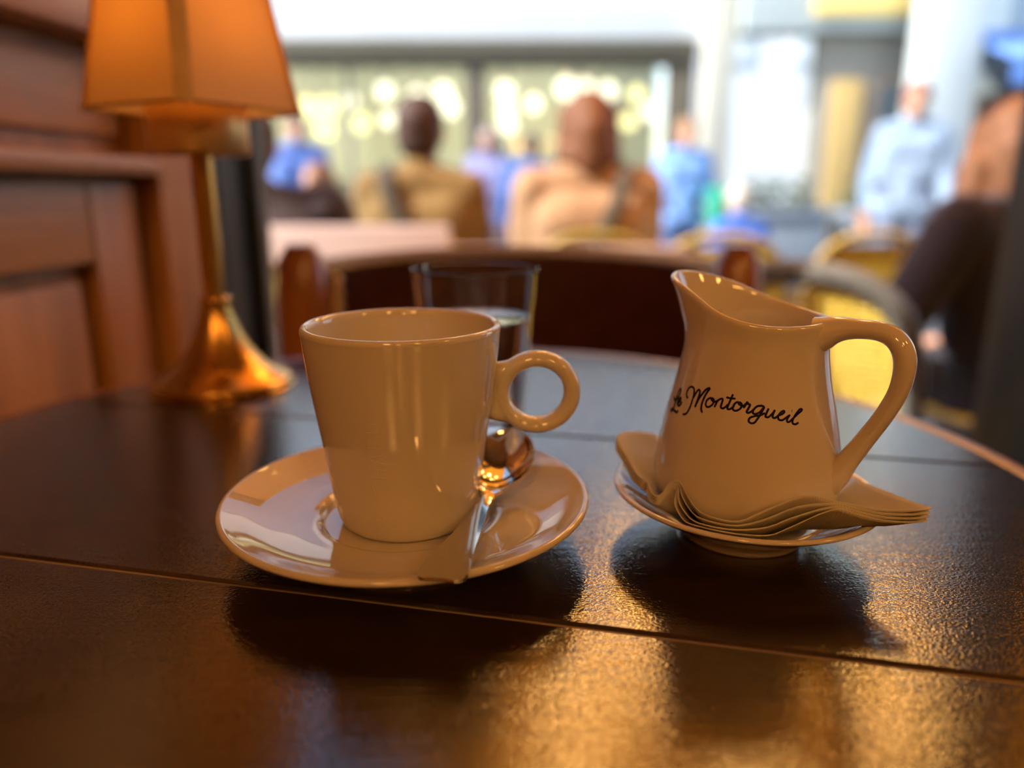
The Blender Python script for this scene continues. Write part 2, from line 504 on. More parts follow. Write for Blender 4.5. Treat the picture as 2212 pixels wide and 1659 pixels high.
# ------------------------------------------------------------------ the round table
TC = (-0.038, 0.376)
table = empty('bistro_table', (TC[0], TC[1], 0))
tag(table, 'round table with dark wooden boards and a reddish wooden rim', 'table')
RI = 0.306; RO = 0.322
A = R(-12.5); ux, uy = math.cos(A), math.sin(A); nx, ny = -uy, ux
seams = [-0.40, 0.2258, 0.4276, 0.6294, 0.9]
cn = TC[0] * nx + TC[1] * ny
def board_poly(lo, hi, rad):
    lo = max(lo, -rad + 1e-4); hi = min(hi, rad - 1e-4)
    pts = []
    a0 = math.asin(lo / rad); a1 = math.asin(hi / rad)
    st = 40
    for i in range(st + 1):
        a = a0 + (a1 - a0) * i / st
        pts.append((rad * math.cos(a), rad * math.sin(a)))
    for i in range(st + 1):
        a = a1 + (a0 - a1) * i / st
        pts.append((-rad * math.cos(a), rad * math.sin(a)))
    return [(p * ux + q * nx, p * uy + q * ny) for p, q in pts]
for a, b in zip(seams, seams[1:]):
    lo, hi = a - cn + 0.0009, b - cn - 0.0009
    P = [board_poly(lo, hi, RI - 0.0004), board_poly(lo, hi, RI - 0.0004), board_poly(lo + 0.0012, hi - 0.0012, RI - 0.0012)]
    Z = [TT - 0.018, TT - 0.0008, TT]
    m = len(P[0])
    vs_ = [(x, y, z) for poly, z in zip(P, Z) for x, y in poly]
    fs_ = [tuple(range(m))[::-1], tuple(2 * m + i for i in range(m))]
    for l in range(2):
        for i in range(m):
            j = (i + 1) % m
            fs_.append((l * m + i, l * m + j, (l + 1) * m + j, (l + 1) * m + i))
    MB().add(vs_, fs_).build('board', M['boards'], table, smooth=False)
MB().lathe([(0, TT - 0.03), (RI, TT - 0.03), (RI, TT - 0.0012), (0, TT - 0.0012)], 96).build('core_disc', M['groove'], table, smooth=False)
MB().lathe([(RI, TT - 0.032), (RO - 0.004, TT - 0.034), (RO, TT - 0.028), (RO, TT - 0.006), (RO - 0.005, TT - 0.0004), (RI + 0.001, TT - 0.0002), (RI, TT - 0.001), (RI, TT - 0.032)], 128).build('rim', M['edge_wood'], table)
MB().lathe([(0, 0.02), (0.035, 0.02), (0.030, 0.10), (0.030, 0.66), (0.05, 0.700), (0.14, 0.707), (0, 0.707)], 32).build('pedestal', M['black_metal'], table)
MB().lathe([(0, 0), (0.20, 0), (0.20, 0.012), (0.05, 0.030), (0, 0.032)], 48).build('foot', M['black_metal'], table)

# ------------------------------------------------------------------ coffee cup and its saucer
CX, CY = -0.0445, 0.295
def lathe_thing(name, prof, loc, m, n=96, k=5):
    pts = spline([(r, z, 0) for r, z in prof], k)
    return MB().lathe([(max(0, p.x), p.y) for p in pts], n)

sauc = lathe_thing('s', [(0, 0.0035), (0.030, 0.0035), (0.0385, 0.0025), (0.0400, 0.0), (0.0425, 0.0003), (0.0440, 0.0035), (0.056, 0.0085), (0.068, 0.0140), (0.0758, 0.0182), (0.0770, 0.0200), (0.0755, 0.0211), (0.0725, 0.0200), (0.062, 0.0160), (0.050, 0.0136), (0.0405, 0.0126), (0.0372, 0.0112), (0.0352, 0.0096), (0.0325, 0.0092), (0.015, 0.0092), (0, 0.0092)], None, None, 128, 5)
so = sauc.build('saucer', M['porcelain'], sharp=70)
so.location = (CX, CY, TT + 0.0002)
tag(so, 'wide round porcelain saucer under the coffee cup', 'saucer')

cup = empty('coffee_cup', (CX, CY, TT + 0.0098))
cup.scale = (1, 1, 0.965)
tag(cup, 'tall tapered porcelain coffee cup with a ring handle standing on saucer', 'cup')
cprof = [(0.0, 0.0010), (0.0200, 0.0010), (0.0225, 0.0), (0.0264, 0.0003), (0.0284, 0.0026), (0.0300, 0.0085), (0.0318, 0.0205), (0.0337, 0.0352), (0.0361, 0.0520), (0.0381, 0.0670), (0.0397, 0.0820), (0.0401, 0.0852), (0.0394, 0.0868), (0.0378, 0.0868), (0.0366, 0.0850), (0.0360, 0.0800), (0.0342, 0.0640), (0.0318, 0.0440), (0.0292, 0.0220), (0.0268, 0.0110), (0.0225, 0.0062), (0.0, 0.0055)]
cs = spline([(r, z, 0) for r, z in cprof], 6)
MB().lathe([(max(0, p.x), p.y) for p in cs], 128).build('bowl', M['porcelain'], cup, sharp=80)
cup_outer = [(p.y, p.x) for p in cs[:6 * 10 + 1] if p.x > 0.023]
cup_outer = sorted(cup_outer)
# ring handle, fused to the wall
mb = MB()
hc = Vector((0.0549, 0.004, 0.0560))
ring = []
for i in range(64):
    a = 2 * math.pi * i / 64
    ring.append(hc + Vector((0.01475 * math.cos(a), 0, 0.01480 * math.sin(a))))
mb.tube(ring, 0.0036, 16, closed=True, flat=1.45, up=(0, 1, 0))
mb.capsule((0.0345, 0.0035, 0.0640), 0.0048, (0.0450, 0.004, 0.0668), 0.0036)
mb.capsule((0.0335, 0.0035, 0.0490), 0.0048, (0.0440, 0.004, 0.0455), 0.0036)
mb.capsule((0.0345, 0.0035, 0.0640), 0.0048, (0.0405, 0.004, 0.0600), 0.0040)
mb.capsule((0.0335, 0.0035, 0.0490), 0.0048, (0.0402, 0.004, 0.0520), 0.0040)
mb.capsule((0.0345, 0.0035, 0.0615), 0.0050, (0.0340, 0.0035, 0.0500), 0.0050)
hm = remeshed(mb, 0.00055, 6, 'ring_handle')
link_mesh('ring_handle', hm, M['porcelain'], cup)

# embossed capitals reading up the wall of the cup
def ribbon(mb, path3, normals, half, thick):
    """raised flat stroke lying on a surface"""
    m = len(path3); n = 8
    vs_ = []; fs_ = []
    for i, p in enumerate(path3):
        t = (path3[min(i + 1, m - 1)] - path3[max(i - 1, 0)])
        if t.length < 1e-9: t = Vector((0, 0, 1))
        t.normalize()
        nn = normals[i]; b = nn.cross(t).normalized()
        e = 1.0 if 0 < i < m - 1 else 0.55
        for k in range(n):
            a = 2 * math.pi * k / n
            vs_.append(p + b * (half * e * math.cos(a)) + nn * (thick * math.sin(a)))
    for i in range(m - 1):
        for k in range(n):
            l = (k + 1) % n
            fs_.append((i * n + k, i * n + l, (i + 1) * n + l, (i + 1) * n + k))
    fs_.append(tuple(range(n))[::-1]); fs_.append(tuple((m - 1) * n + k for k in range(n)))
    mb.add(vs_, fs_)
GL = {
 'R': [[(.1, 0), (.1, 1)], [(0, 0), (.22, 0)], [(0, 1), (.4, 1), (.62, .9), (.66, .74), (.58, .58), (.38, .5), (.1, .5)], [(.36, .5), (.6, .14), (.78, 0)]],
 'I': [[(.35, 0), (.35, 1)], [(.2, 0), (.5, 0)], [(.2, 1), (.5, 1)]],
 'C': [[(.78, .78), (.66, .93), (.45, 1), (.2, .9), (.04, .66), (.04, .36), (.2, .1), (.45, 0), (.66, .07), (.8, .22)]],
 'H': [[(.1, 0), (.1, 1)], [(.72, 0), (.72, 1)], [(.1, .5), (.72, .5)], [(0, 0), (.22, 0)], [(.6, 0), (.84, 0)], [(0, 1), (.22, 1)], [(.6, 1), (.84, 1)]],
 'A': [[(.06, 0), (.4, 1), (.76, 0)], [(.18, .36), (.64, .36)], [(0, 0), (.18, 0)], [(.64, 0), (.86, 0)]],
 'D': [[(.1, 0), (.1, 1)], [(0, 1), (.4, 1), (.66, .86), (.78, .6), (.76, .34), (.62, .1), (.38, 0), (0, 0)]],
}
mb = MB()
hz = 0.0061; pitch = 0.00645
for i, ch in enumerate('RICHARD'):
    for st in GL[ch]:
        pts = spline([(x, y, 0) for x, y in st], 6 if len(st) > 3 else 8)
        P3 = []; NN = []
        for p in pts:
            z = 0.0112 + i * pitch + p.x * 0.0056
            r = interp(cup_outer, z)
            a = R(259.5) - (p.y - 0.5) * hz / r
            P3.append(Vector((r * math.cos(a), r * math.sin(a), z)))
            NN.append(Vector((math.cos(a), math.sin(a), -0.1)).normalized())
        ribbon(mb, P3, NN, 0.00020, 0.00008)
mb.build('embossed_lettering', M['porcelain'], cup)

# ------------------------------------------------------------------ teaspoon
def spoon():
    P = spline([(-0.0238, 0.2165, TT + 0.0228), (-0.0211, 0.2320, TT + 0.0225), (-0.0172, 0.2520, TT + 0.0212), (-0.0136, 0.2730, TT + 0.0200), (-0.0112, 0.2850, TT + 0.0200), (-0.0082, 0.2970, TT + 0.0212), (-0.0050, 0.3110, TT + 0.0240), (-0.0020, 0.3240, TT + 0.0285), (0.0008, 0.3350, TT + 0.0335)], 8)
    m = len(P)
    L = [0.0]
    for a, b in zip(P, P[1:]): L.append(L[-1] + (b - a).length)
    T = L[-1]
    wid = [(0.0, 0.0062), (0.0012, 0.0078), (0.004, 0.0086), (0.012, 0.0082), (0.03, 0.0058), (0.05, 0.0042), (0.066, 0.0028), (0.074, 0.0023), (0.078, 0.0030), (0.082, 0.0065), (0.088, 0.0108), (0.096, 0.0134), (0.106, 0.0142), (0.114, 0.0132), (0.120, 0.0108), (0.1245, 0.0068), (0.128, 0.0008)]
    nb = 12
    vt = []; vb = []
    for i, p in enumerate(P):
        s = L[i] / T * 0.128
        t = (P[min(i + 1, m - 1)] - P[max(i - 1, 0)]).normalized()
        side = t.cross(Vector((0, 0, 1))).normalized()
        up = side.cross(t).normalized()
        w = interp(wid, s)
        inb = smooth(s, 0.076, 0.086)
        lift = 0.0
        dep = 0.0072 * inb * (1 - ((s - 0.103) / 0.026) ** 2 if abs(s - 0.103) < 0.026 else 0)
        arch = 0.0003 * (1 - inb)
        for k in range(nb + 1):
            q = -1 + 2 * k / nb
            z = -dep * (1 - q * q) + arch * (1 - q * q)
            base = p + side * (w * q) + up * (z + 0.0035 * inb)
            vt.append(base + up * 0.00055); vb.append(base - up * 0.00055)
    n = nb + 1
    vs_ = vt + vb; o = len(vt); fs_ = []
    for i in range(m - 1):
        for k in range(nb):
            a, b, c, d = i * n + k, i * n + k + 1, (i + 1) * n + k + 1, (i + 1) * n + k
            fs_.append((a, b, c, d)); fs_.append((o + d, o + c, o + b, o + a))
        a, d = i * n, (i + 1) * n
        fs_.append((a, d, o + d, o + a))
        a, d = i * n + nb, (i + 1) * n + nb
        fs_.append((d, a, o + a, o + d))
    for i in (0, m - 1):
        for k in range(nb):
            a, b = i * n + k, i * n + k + 1
            fs_.append((a, b, o + b, o + a))
    return MB().add(vs_, fs_)
sp = spoon().build('teaspoon', M['steel'], sharp=50)
tag(sp, 'shiny steel teaspoon lying on the saucer beside the coffee cup', 'spoon')

# ------------------------------------------------------------------ milk jug, its saucer and the napkins
JX, JY = 0.1003, 0.2998
jz0 = 0.0150
jprof = [(0.0, 0.0016), (0.0240, 0.0016), (0.0260, 0.0), (0.0290, 0.0004), (0.0330, 0.0020), (0.0362, 0.0048), (0.0379, 0.0090), (0.0384, 0.0145), (0.0380, 0.0202), (0.0367, 0.0284), (0.0348, 0.0384), (0.0324, 0.0483), (0.0302, 0.0581), (0.0287, 0.0677), (0.0283, 0.0747), (0.0286, 0.0812)]
js = spline([(r, z, 0) for r, z in jprof], 5)
jr = sorted((p.y, p.x) for p in js[10:])
SP = R(141)
def jug_rim(a):
    c = math.cos(a - SP)
    return 0.0838 + 0.0076 * c + 0.0053 * c * c
def jug_r(z, a):
    c = math.cos(a - SP)
    base = interp(jr, min(z, 0.0812))
    if z > 0.067:
        k = (z - 0.067) / 0.030
        front = max(0.0, c)
        base += 0.0096 * k ** 1.6 * front ** 3.0
        base += 0.0012 * max(0, (z - 0.076) / 0.01) ** 1.5 * (1 - front)
        base -= 0.0016 * k * math.exp(-((abs(math.degrees(math.acos(max(-1, min(1, c))))) - 55) / 22) ** 2)
    return base
jug = empty('milk_jug', (JX, JY, TT + jz0))
tag(jug, 'white porcelain milk jug with black script lettering standing on napkins', 'jug')
NA = 112; rows = []
vs_ = []; fs_ = []
foot = [(p.x, p.y) for p in js[1:16]]
body_t = [i / 46 for i in range(47)]
z_start = js[16].y
def ring_pts(fn):
    ring = []
    for i in range(NA):
        a = 2 * math.pi * i / NA
        r, z = fn(a)
        ring.append(len(vs_)); vs_.append((r * math.cos(a), r * math.sin(a), z))
    rows.append(ring)
for r, z in foot: ring_pts(lambda a, r=r, z=z: (r, z))
for t in body_t:
    def fn(a, t=t):
        zr = jug_rim(a) - 0.0012
        z = z_start + (zr - z_start) * t
        return jug_r(z, a), z
    ring_pts(fn)
for dr, dz in ((-0.0003, 0.0008), (-0.0012, 0.0012), (-0.0021, 0.0008), (-0.0024, 0.0)):
    ring_pts(lambda a, dr=dr, dz=dz: (jug_r(jug_rim(a) - 0.0012, a) + dr, jug_rim(a) - 0.0012 + dz))
for t in reversed(body_t[4:-1]):
    def fn(a, t=t):
        zr = jug_rim(a) - 0.0012
        z = z_start + (zr - z_start) * t
        return jug_r(z, a) - 0.0026, z
    ring_pts(fn)
ring_pts(lambda a: (0.030, 0.0050)); ring_pts(lambda a: (0.015, 0.0042)); ring_pts(lambda a: (0.0005, 0.0042))
for Ar, Br in zip(rows, rows[1:]):
    for i in range(NA):
        j = (i + 1) % NA
        fs_.append((Ar[i], Ar[j], Br[j], Br[i]))
fs_.append(tuple(rows[0])); fs_.append(tuple(rows[-1]))
MB().add(vs_, fs_).build('body', M['porcelain'], jug, sharp=80)
# handle, opposite the lip
hd = SP + math.pi
hx, hy = math.cos(hd), math.sin(hd)
hp = [(r_, z_ - 0.0028) for r_, z_ in [(0.0255, 0.0790), (0.0315, 0.0815), (0.0390, 0.0825), (0.0475, 0.0823), (0.0533, 0.0790), (0.0562, 0.0722), (0.0556, 0.0622), (0.0520, 0.0520), (0.0462, 0.0405), (0.0405, 0.0300), (0.0370, 0.0235), (0.0330, 0.0190)]]
hr = [0.0086, 0.0062, 0.0046, 0.0045, 0.0048, 0.0048, 0.0044, 0.0042, 0.0044, 0.0052, 0.0066, 0.0080]
P4 = spline([(r, z, q) for (r, z), q in zip(hp, hr)], 7)
MB().tube([(p.x * hx, p.x * hy, p.y) for p in P4], [p.z * 0.82 for p in P4], 20, flat=1.25, up=(-hy, hx, 0)).build('handle', M['porcelain'], jug, sharp=80)
# printed script: strokes given as (angle round the jug, height over the table in mm)
TXT = [
 [(180.7, 62.01), (184.5, 61.12), (188.2, 62.15), (190.4, 64.53), (190.2, 66.1), (188.5, 66.15), (186.8, 64.58), (186.4, 61.87), (187.0, 59.6), (186.6, 57.4), (184.0, 56.3), (182.8, 56.7), (185.4, 57.4), (190.4, 57.2), (193.7, 57.3), (194.9, 58.27)],
 [(190.3, 60.72), (193.3, 61.62), (194.0, 62.9), (193.0, 63.11), (191.3, 62.33), (190.6, 60.91), (192.6, 60.06), (194.8, 60.28), (196.0, 61.33), (196.5, 62.12)],
 [(202.9, 64.34), (200.7, 64.88), (199.6, 66.43), (201.1, 68.33), (203.9, 69.12), (207.0, 68.68), (208.3, 66.75), (208.2, 64.23), (207.7, 61.66), (206.6, 59.55), (204.7, 58.14), (201.5, 57.64)],
 [(208.7, 65.14), (210.1, 67.26), (211.7, 68.7), (213.3, 68.62), (213.7, 67.43), (213.2, 65.17), (212.3, 61.89)],
 [(212.3, 61.89), (213.8, 65.24), (216.8, 68.35), (219.1, 69.97), (221.8, 70.65)],
 [(221.8, 70.65), (219.3, 68.09), (217.7, 64.9), (217.7, 62.46), (218.6, 61.22), (219.6, 60.94)],
 [(225.9, 66.64), (223.3, 66.9), (221.1, 65.85), (220.6, 64.3), (221.8, 63.37), (223.9, 63.6), (225.9, 64.77), (226.5, 66.17), (225.2, 66.98), (224.2, 66.6), (225.6, 65.94), (227.4, 65.86), (228.8, 66.41)],
 [(229.5, 66.87), (228.6, 65.58), (227.6, 63.75)],
 [(227.9, 64.45), (229.3, 66.45), (231.6, 67.47), (232.7, 67.17), (232.4, 65.69), (232.2, 64.34), (233.6, 63.95), (235.4, 64.64), (237.0, 65.83)],
 [(239.4, 69.82), (237.9, 66.96), (236.8, 64.75), (237.2, 64.01), (238.6, 64.12), (240.5, 65.06), (241.0, 65.89)],
 [(234.9, 68.29), (238.4, 68.17), (241.5, 68.27)],
 [(245.3, 66.7), (242.9, 67.06), (241.0, 66.01), (240.4, 64.53), (241.5, 63.83), (243.5, 63.98), (245.6, 65.03), (246.1, 66.36), (244.8, 67.05), (243.9, 66.61), (245.4, 66.06), (247.3, 66.04), (249.1, 67.05)],
 [(247.4, 65.14), (248.6, 66.37), (249.7, 67.73)],
 [(249.7, 67.6), (250.1, 66.85), (251.5, 66.53), (250.2, 64.65), (249.7, 63.84), (250.8, 63.52), (253.0, 64.28), (254.2, 65.1)],
 [(260.8, 66.09), (259.0, 66.56), (255.9, 66.07), (253.8, 64.57), (253.9, 63.55), (255.7, 63.37), (258.3, 64.23), (260.8, 66.09), (259.2, 64.0), (257.2, 61.9), (255.2, 60.18), (253.1, 59.83), (251.5, 60.51), (252.0, 61.68), (254.5, 62.43), (258.4, 62.96), (261.5, 63.93)],
 [(263.8, 65.64), (262.2, 63.56), (262.0, 62.55), (263.8, 62.46), (266.5, 63.88), (268.0, 65.18)],
 [(268.0, 65.18), (266.7, 63.38), (266.7, 62.37), (268.3, 62.25), (270.6, 63.26)],
 [(270.1, 63.02), (273.0, 63.63), (274.4, 64.38), (273.7, 64.77), (271.8, 64.15), (270.2, 62.88), (270.6, 61.63), (272.9, 61.36), (275.8, 62.34), (277.8, 63.05)],
 [(278.3, 63.29), (276.4, 61.83), (276.2, 60.81), (277.6, 60.66), (280.1, 61.73)],
 [(279.65, 64.72), (279.95, 64.71)],
 [(279.6, 61.49), (283.3, 63.15), (286.6, 64.29), (287.5, 64.9), (285.6, 64.98), (282.3, 63.19), (280.1, 61.23), (280.0, 60.1), (281.9, 59.65), (284.3, 60.2)],
]
mb = MB()
for si, st in enumerate(TXT):
    pts = spline([(a, z, 0) for a, z in st], 7)
    P3 = []; NN = []
    for p in pts:
        a = R(p.x + 2.6 * max(0.0, 1 - (p.x - 180) / 30)); z = p.y / 1000 - jz0
        r = jug_r(z, a)
        P3.append(Vector((r * math.cos(a), r * math.sin(a), z)))
        NN.append(Vector((math.cos(a), math.sin(a), 0.25)).normalized())
    w = 0.00048 if si in (2, 3, 4, 5) else 0.00041
    if si == 19: w = 0.00055
    if si < 2: w = 0.00062
    ribbon(mb, P3, NN, w, 0.00007)
tx = mb.build('script_lettering', M['ink'], jug)
tx['label'] = 'black script lettering reading Le Montorgueil'

jsau = lathe_thing('s', [(0, 0.0030), (0.018, 0.0030), (0.0225, 0.0022), (0.0235, 0.0), (0.0258, 0.0002), (0.0275, 0.0045), (0.0360, 0.0090), (0.0470, 0.0155), (0.0543, 0.0198), (0.0555, 0.0212), (0.0543, 0.0221), (0.0520, 0.0211), (0.0450, 0.0160), (0.0370, 0.0112), (0.0290, 0.0078), (0.0150, 0.0064), (0, 0.0062)], None, None, 112, 5)
jo = jsau.build('saucer', M['porcelain'], sharp=70)
jo.location = (JX, JY, TT + 0.0002)
tag(jo, 'small porcelain saucer holding napkins under the milk jug', 'saucer')

# folded paper napkin lying under the jug, its edge standing up in folds round the front; four fanned plies
NLOW = [(0.0690, 0.3380, 0.0300), (0.0570, 0.3330, 0.0330), (0.0471, 0.3200, 0.0327), (0.0503, 0.3100, 0.0269), (0.0527, 0.2970, 0.0236), (0.0560, 0.2920, 0.0233), (0.0568, 0.2850, 0.0211), (0.0597, 0.2820, 0.0212), (0.0635, 0.2820, 0.0271), (0.0664, 0.2790, 0.0291), (0.0643, 0.2720, 0.0256), (0.0652, 0.2660, 0.0231), (0.0674, 0.2590, 0.0223), (0.0739, 0.2540, 0.0223), (0.0832, 0.2510, 0.0224), (0.0941, 0.2490, 0.0228), (0.1010, 0.2490, 0.0256), (0.1172, 0.2500, 0.0327), (0.1254, 0.2490, 0.0313), (0.1363, 0.2490, 0.0287), (0.1517, 0.2490, 0.0284), (0.1498, 0.2580, 0.0287), (0.1453, 0.2720, 0.0279), (0.1435, 0.2900, 0.0256)]
NTOP = [(0.0690, 0.3380, 0.0305), (0.0570, 0.3330, 0.0335), (0.0474, 0.3200, 0.0350), (0.0515, 0.3100, 0.0280), (0.0538, 0.2970, 0.0253), (0.0567, 0.2920, 0.0250), (0.0575, 0.2850, 0.0227), (0.0604, 0.2820, 0.0228), (0.0642, 0.2820, 0.0283), (0.0674, 0.2790, 0.0303), (0.0687, 0.2730, 0.0279), (0.0699, 0.2670, 0.0262), (0.0718, 0.2610, 0.0250), (0.0768, 0.2560, 0.0247), (0.0846, 0.2540, 0.0245), (0.0932, 0.2530, 0.0291), (0.1067, 0.2520, 0.0356), (0.1180, 0.2520, 0.0336), (0.1262, 0.2510, 0.0322), (0.1371, 0.2510, 0.0304), (0.1538, 0.2510, 0.0307), (0.1510, 0.2590, 0.0301), (0.1465, 0.2730, 0.0291), (0.1445, 0.2910, 0.0262)]
def saucer_top(x, y):
    return interp([(0, 0.0064), (0.015, 0.0066), (0.029, 0.0081), (0.037, 0.0115), (0.045, 0.0163), (0.052, 0.0214), (0.0545, 0.0224), (0.057, 0.0215), (0.0585, 0.0)], math.hypot(x - JX, y - JY))
def napkin_layer(l):
    f = l / 3.0
    edge = [Vector(a).lerp(Vector(b), f) for a, b in zip(NLOW, NTOP)]
    E_ = spline(edge, 3)
    nv = 12; n = nv + 1
    vs_ = []; fs_ = []
    for i, e in enumerate(E_):
        a = math.atan2(e.y - JY, e.x - JX)
        q = Vector((JX + 0.029 * math.cos(a), JY + 0.029 * math.sin(a), jz0 - 0.0024))
        for k in range(n):
            v = k / nv
            p = e.lerp(q, v)
            z = p.z - 0.0016 * math.sin(math.pi * v) * (1 if e.z < 0.03 else 0.4)
            z = max(z, saucer_top(p.x, p.y) + 0.0012)
            vs_.append((p.x, p.y, z + l * 0.00055))
        c = Vector((JX, JY, 0))
    for i in range(len(E_) - 1):
        for k in range(nv):
            fs_.append((i * n + k, i * n + k + 1, (i + 1) * n + k + 1, (i + 1) * n + k))
    ci = len(vs_); vs_.append((JX, JY, jz0 - 0.0024 + l * 0.00055))
    for i in range(len(E_) - 1):
        fs_.append((i * n + nv, ci, (i + 1) * n + nv))
    return vs_, fs_
nap = empty('paper_napkin', (0, 0, TT))
tag(nap, 'cream folded paper napkin crumpled between the milk jug and saucer', 'napkin')
for l in range(4):
    v_, f_ = napkin_layer(l)
    o = MB().add(v_, f_).build('ply', M['napkin'], nap, sharp=50)
    md = o.modifiers.new('thickness', 'SOLIDIFY'); md.thickness = 0.0003; md.offset = 0

# ------------------------------------------------------------------ water glass
GX, GY = -0.0210, 0.4260
glass = empty('water_glass', (GX, GY, TT))
tag(glass, 'clear drinking glass half full of water behind the coffee cup', 'glass')
gp = [(0, 0.0008), (0.0235, 0.0008), (0.0262, 0.0018), (0.0275, 0.0050), (0.0290, 0.020), (0.0318, 0.050), (0.0345, 0.078), (0.0366, 0.1005), (0.0362, 0.1018), (0.0354, 0.1018), (0.0349, 0.1005), (0.0327, 0.078), (0.0300, 0.050), (0.0272, 0.022), (0.0258, 0.0135), (0.0225, 0.0105), (0, 0.0100)]
gs = spline([(r, z, 0) for r, z in gp], 5)
MB().lathe([(max(0, p.x), p.y) for p in gs], 96).build('tumbler', M['glass'], glass, sharp=80)
wp = [(0, 0.0104), (0.0222, 0.0109), (0.0254, 0.0138), (0.0268, 0.022), (0.0296, 0.050), (0.0319, 0.0735), (0.0321, 0.0746), (0.0312, 0.0740), (0.0290, 0.0737), (0, 0.0737)]
MB().lathe(wp, 96).build('water', M['water'], glass, sharp=60)

# ------------------------------------------------------------------ table lamp
LX, LY = -0.2240, 0.5570
lamp = empty('table_lamp', (LX, LY, TT))
tag(lamp, 'small brass table lamp with square tapered orange cloth shade', 'lamp')
bp = [(0, 0.0), (0.0500, 0.0), (0.0520, 0.0015), (0.0520, 0.0050), (0.0500, 0.0070), (0.0440, 0.0100), (0.0340, 0.0165), (0.0250, 0.0270), (0.0180, 0.0400), (0.0132, 0.0530), (0.0112, 0.0620), (0.0104, 0.0680), (0, 0.0680)]
bs = spline([(r, z, 0) for r, z in bp], 4)
MB().lathe([(max(0, p.x), p.y) for p in bs], 64).build('base', M['brass'], lamp, sharp=50)
MB().lathe([(0, 0.066), (0.0082, 0.066), (0.0078, 0.170), (0, 0.171)], 32).build('stem', M['brass'], lamp, sharp=50)
MB().lathe([(0, 0.170), (0.0330, 0.170), (0.0345, 0.1715), (0.0345, 0.2060), (0.0330, 0.2075), (0.030, 0.2075), (0.030, 0.2040), (0, 0.2040)], 48).build('collar', M['satin_brass'], lamp, sharp=50)
ca = math.atan2(-LY, -LX) - R(5)
def shade_ring(hd_, z, inner=0.0):
    """one square ring with slightly rounded corners and faintly bowed sides"""
    pts = []
    for q in range(4):
        a0 = ca + q * math.pi / 2; a1 = a0 + math.pi / 2
        p0 = Vector((math.cos(a0), math.sin(a0), 0)) * hd_; p1 = Vector((math.cos(a1), math.sin(a1), 0)) * hd_
        for i in range(8):
            t = i / 8
            p = p0.lerp(p1, t)
            bow = 1 + 0.07 * math.sin(math.pi * t) - 0.03 * (1 if i == 0 else 0)
            p = p * bow
            pts.append((p.x, p.y, z))
    return pts
zs = [(0.1985, 0.0735), (0.215, 0.0695), (0.235, 0.0652), (0.255, 0.0610), (0.275, 0.0570), (0.300, 0.0525), (0.330, 0.0470)]
vs_ = []; fs_ = []
for z, h in zs: vs_ += shade_ring(h, z)
m = 32
for i in range(len(zs) - 1):
    for k in range(m):
        l = (k + 1) % m
        fs_.append((i * m + k, i * m + l, (i + 1) * m + l, (i + 1) * m + k))
sh = MB().add(vs_, fs_).build('shade', M['shade'], lamp, sharp=25)
for q in range(4):
    pts = []
    for z, h in zs:
        a = ca + q * math.pi / 2
        pts.append((math.cos(a) * h * 0.975, math.sin(a) * h * 0.975, z))
    MB().tube(pts, 0.0058, 8, flat=0.22, up=(math.cos(ca + q * math.pi / 2), math.sin(ca + q * math.pi / 2), 0)).build('corner_trim', M['shade_trim'], sh)
MB().tube(shade_ring(0.0738, 0.2000), 0.0022, 8, closed=True, flat=0.5, up=(0, 0, 1)).build('hem', M['shade_trim'], sh)
MB().tube(shade_ring(0.0470, 0.3300), 0.0020, 8, closed=True, flat=0.5, up=(0, 0, 1)).build('hem', M['shade_trim'], sh)
bulb = MB().ball((0, 0, 0.255), 0.018, sz=1.25, n=20).build('bulb', emit('lamp_bulb_glow', (1.0, 0.46, 0.12), 10.5), lamp)
MB().lathe([(0, 0.204), (0.012, 0.204), (0.012, 0.236), (0, 0.236)], 20).build('socket', M['brass'], lamp, sharp=50)

# ------------------------------------------------------------------ chair on the far side of the table
ch = empty('tub_chair', (0.008, 0.687, 0))
tag(ch, 'dark red leather chair with curved wooden back and brass studs beyond the table', 'chair')
RC = 0.283
def arc_shell(a0, a1, r0, r1, z0, z1f, n=40, nz=6):
    vs_ = []; fs_ = []
    for i in range(n + 1):
        a = a0 + (a1 - a0) * i / n
        for (r, zz) in ((r0, z0), (r1, z0), (r1, z1f(a) - 0.006), ((r1 * 0.7 + r0 * 0.3), z1f(a)), ((r0 * 0.7 + r1 * 0.3), z1f(a)), (r0, z1f(a) - 0.006)):
            vs_.append((r * math.sin(a), r * math.cos(a), zz))
    k = 6
    for i in range(n):
        for j in range(k):
            l = (j + 1) % k
            fs_.append((i * k + j, i * k + l, (i + 1) * k + l, (i + 1) * k + j))
    fs_.append(tuple(range(k))); fs_.append(tuple(n * k + j for j in range(k)))
    return MB().add(vs_, fs_)
topz = lambda a: 0.816 - 0.010 * (abs(a) / R(60)) ** 2
arc_shell(R(-60), R(60), RC + 0.001, RC + 0.022, 0.42, topz).build('back_shell', M['chair_wood'], ch, sharp=50)
arc_shell(R(-58), R(58), RC - 0.024, RC, 0.44, lambda a: topz(a) - 0.003).build('back_pad', M['leather'], ch, sharp=50)
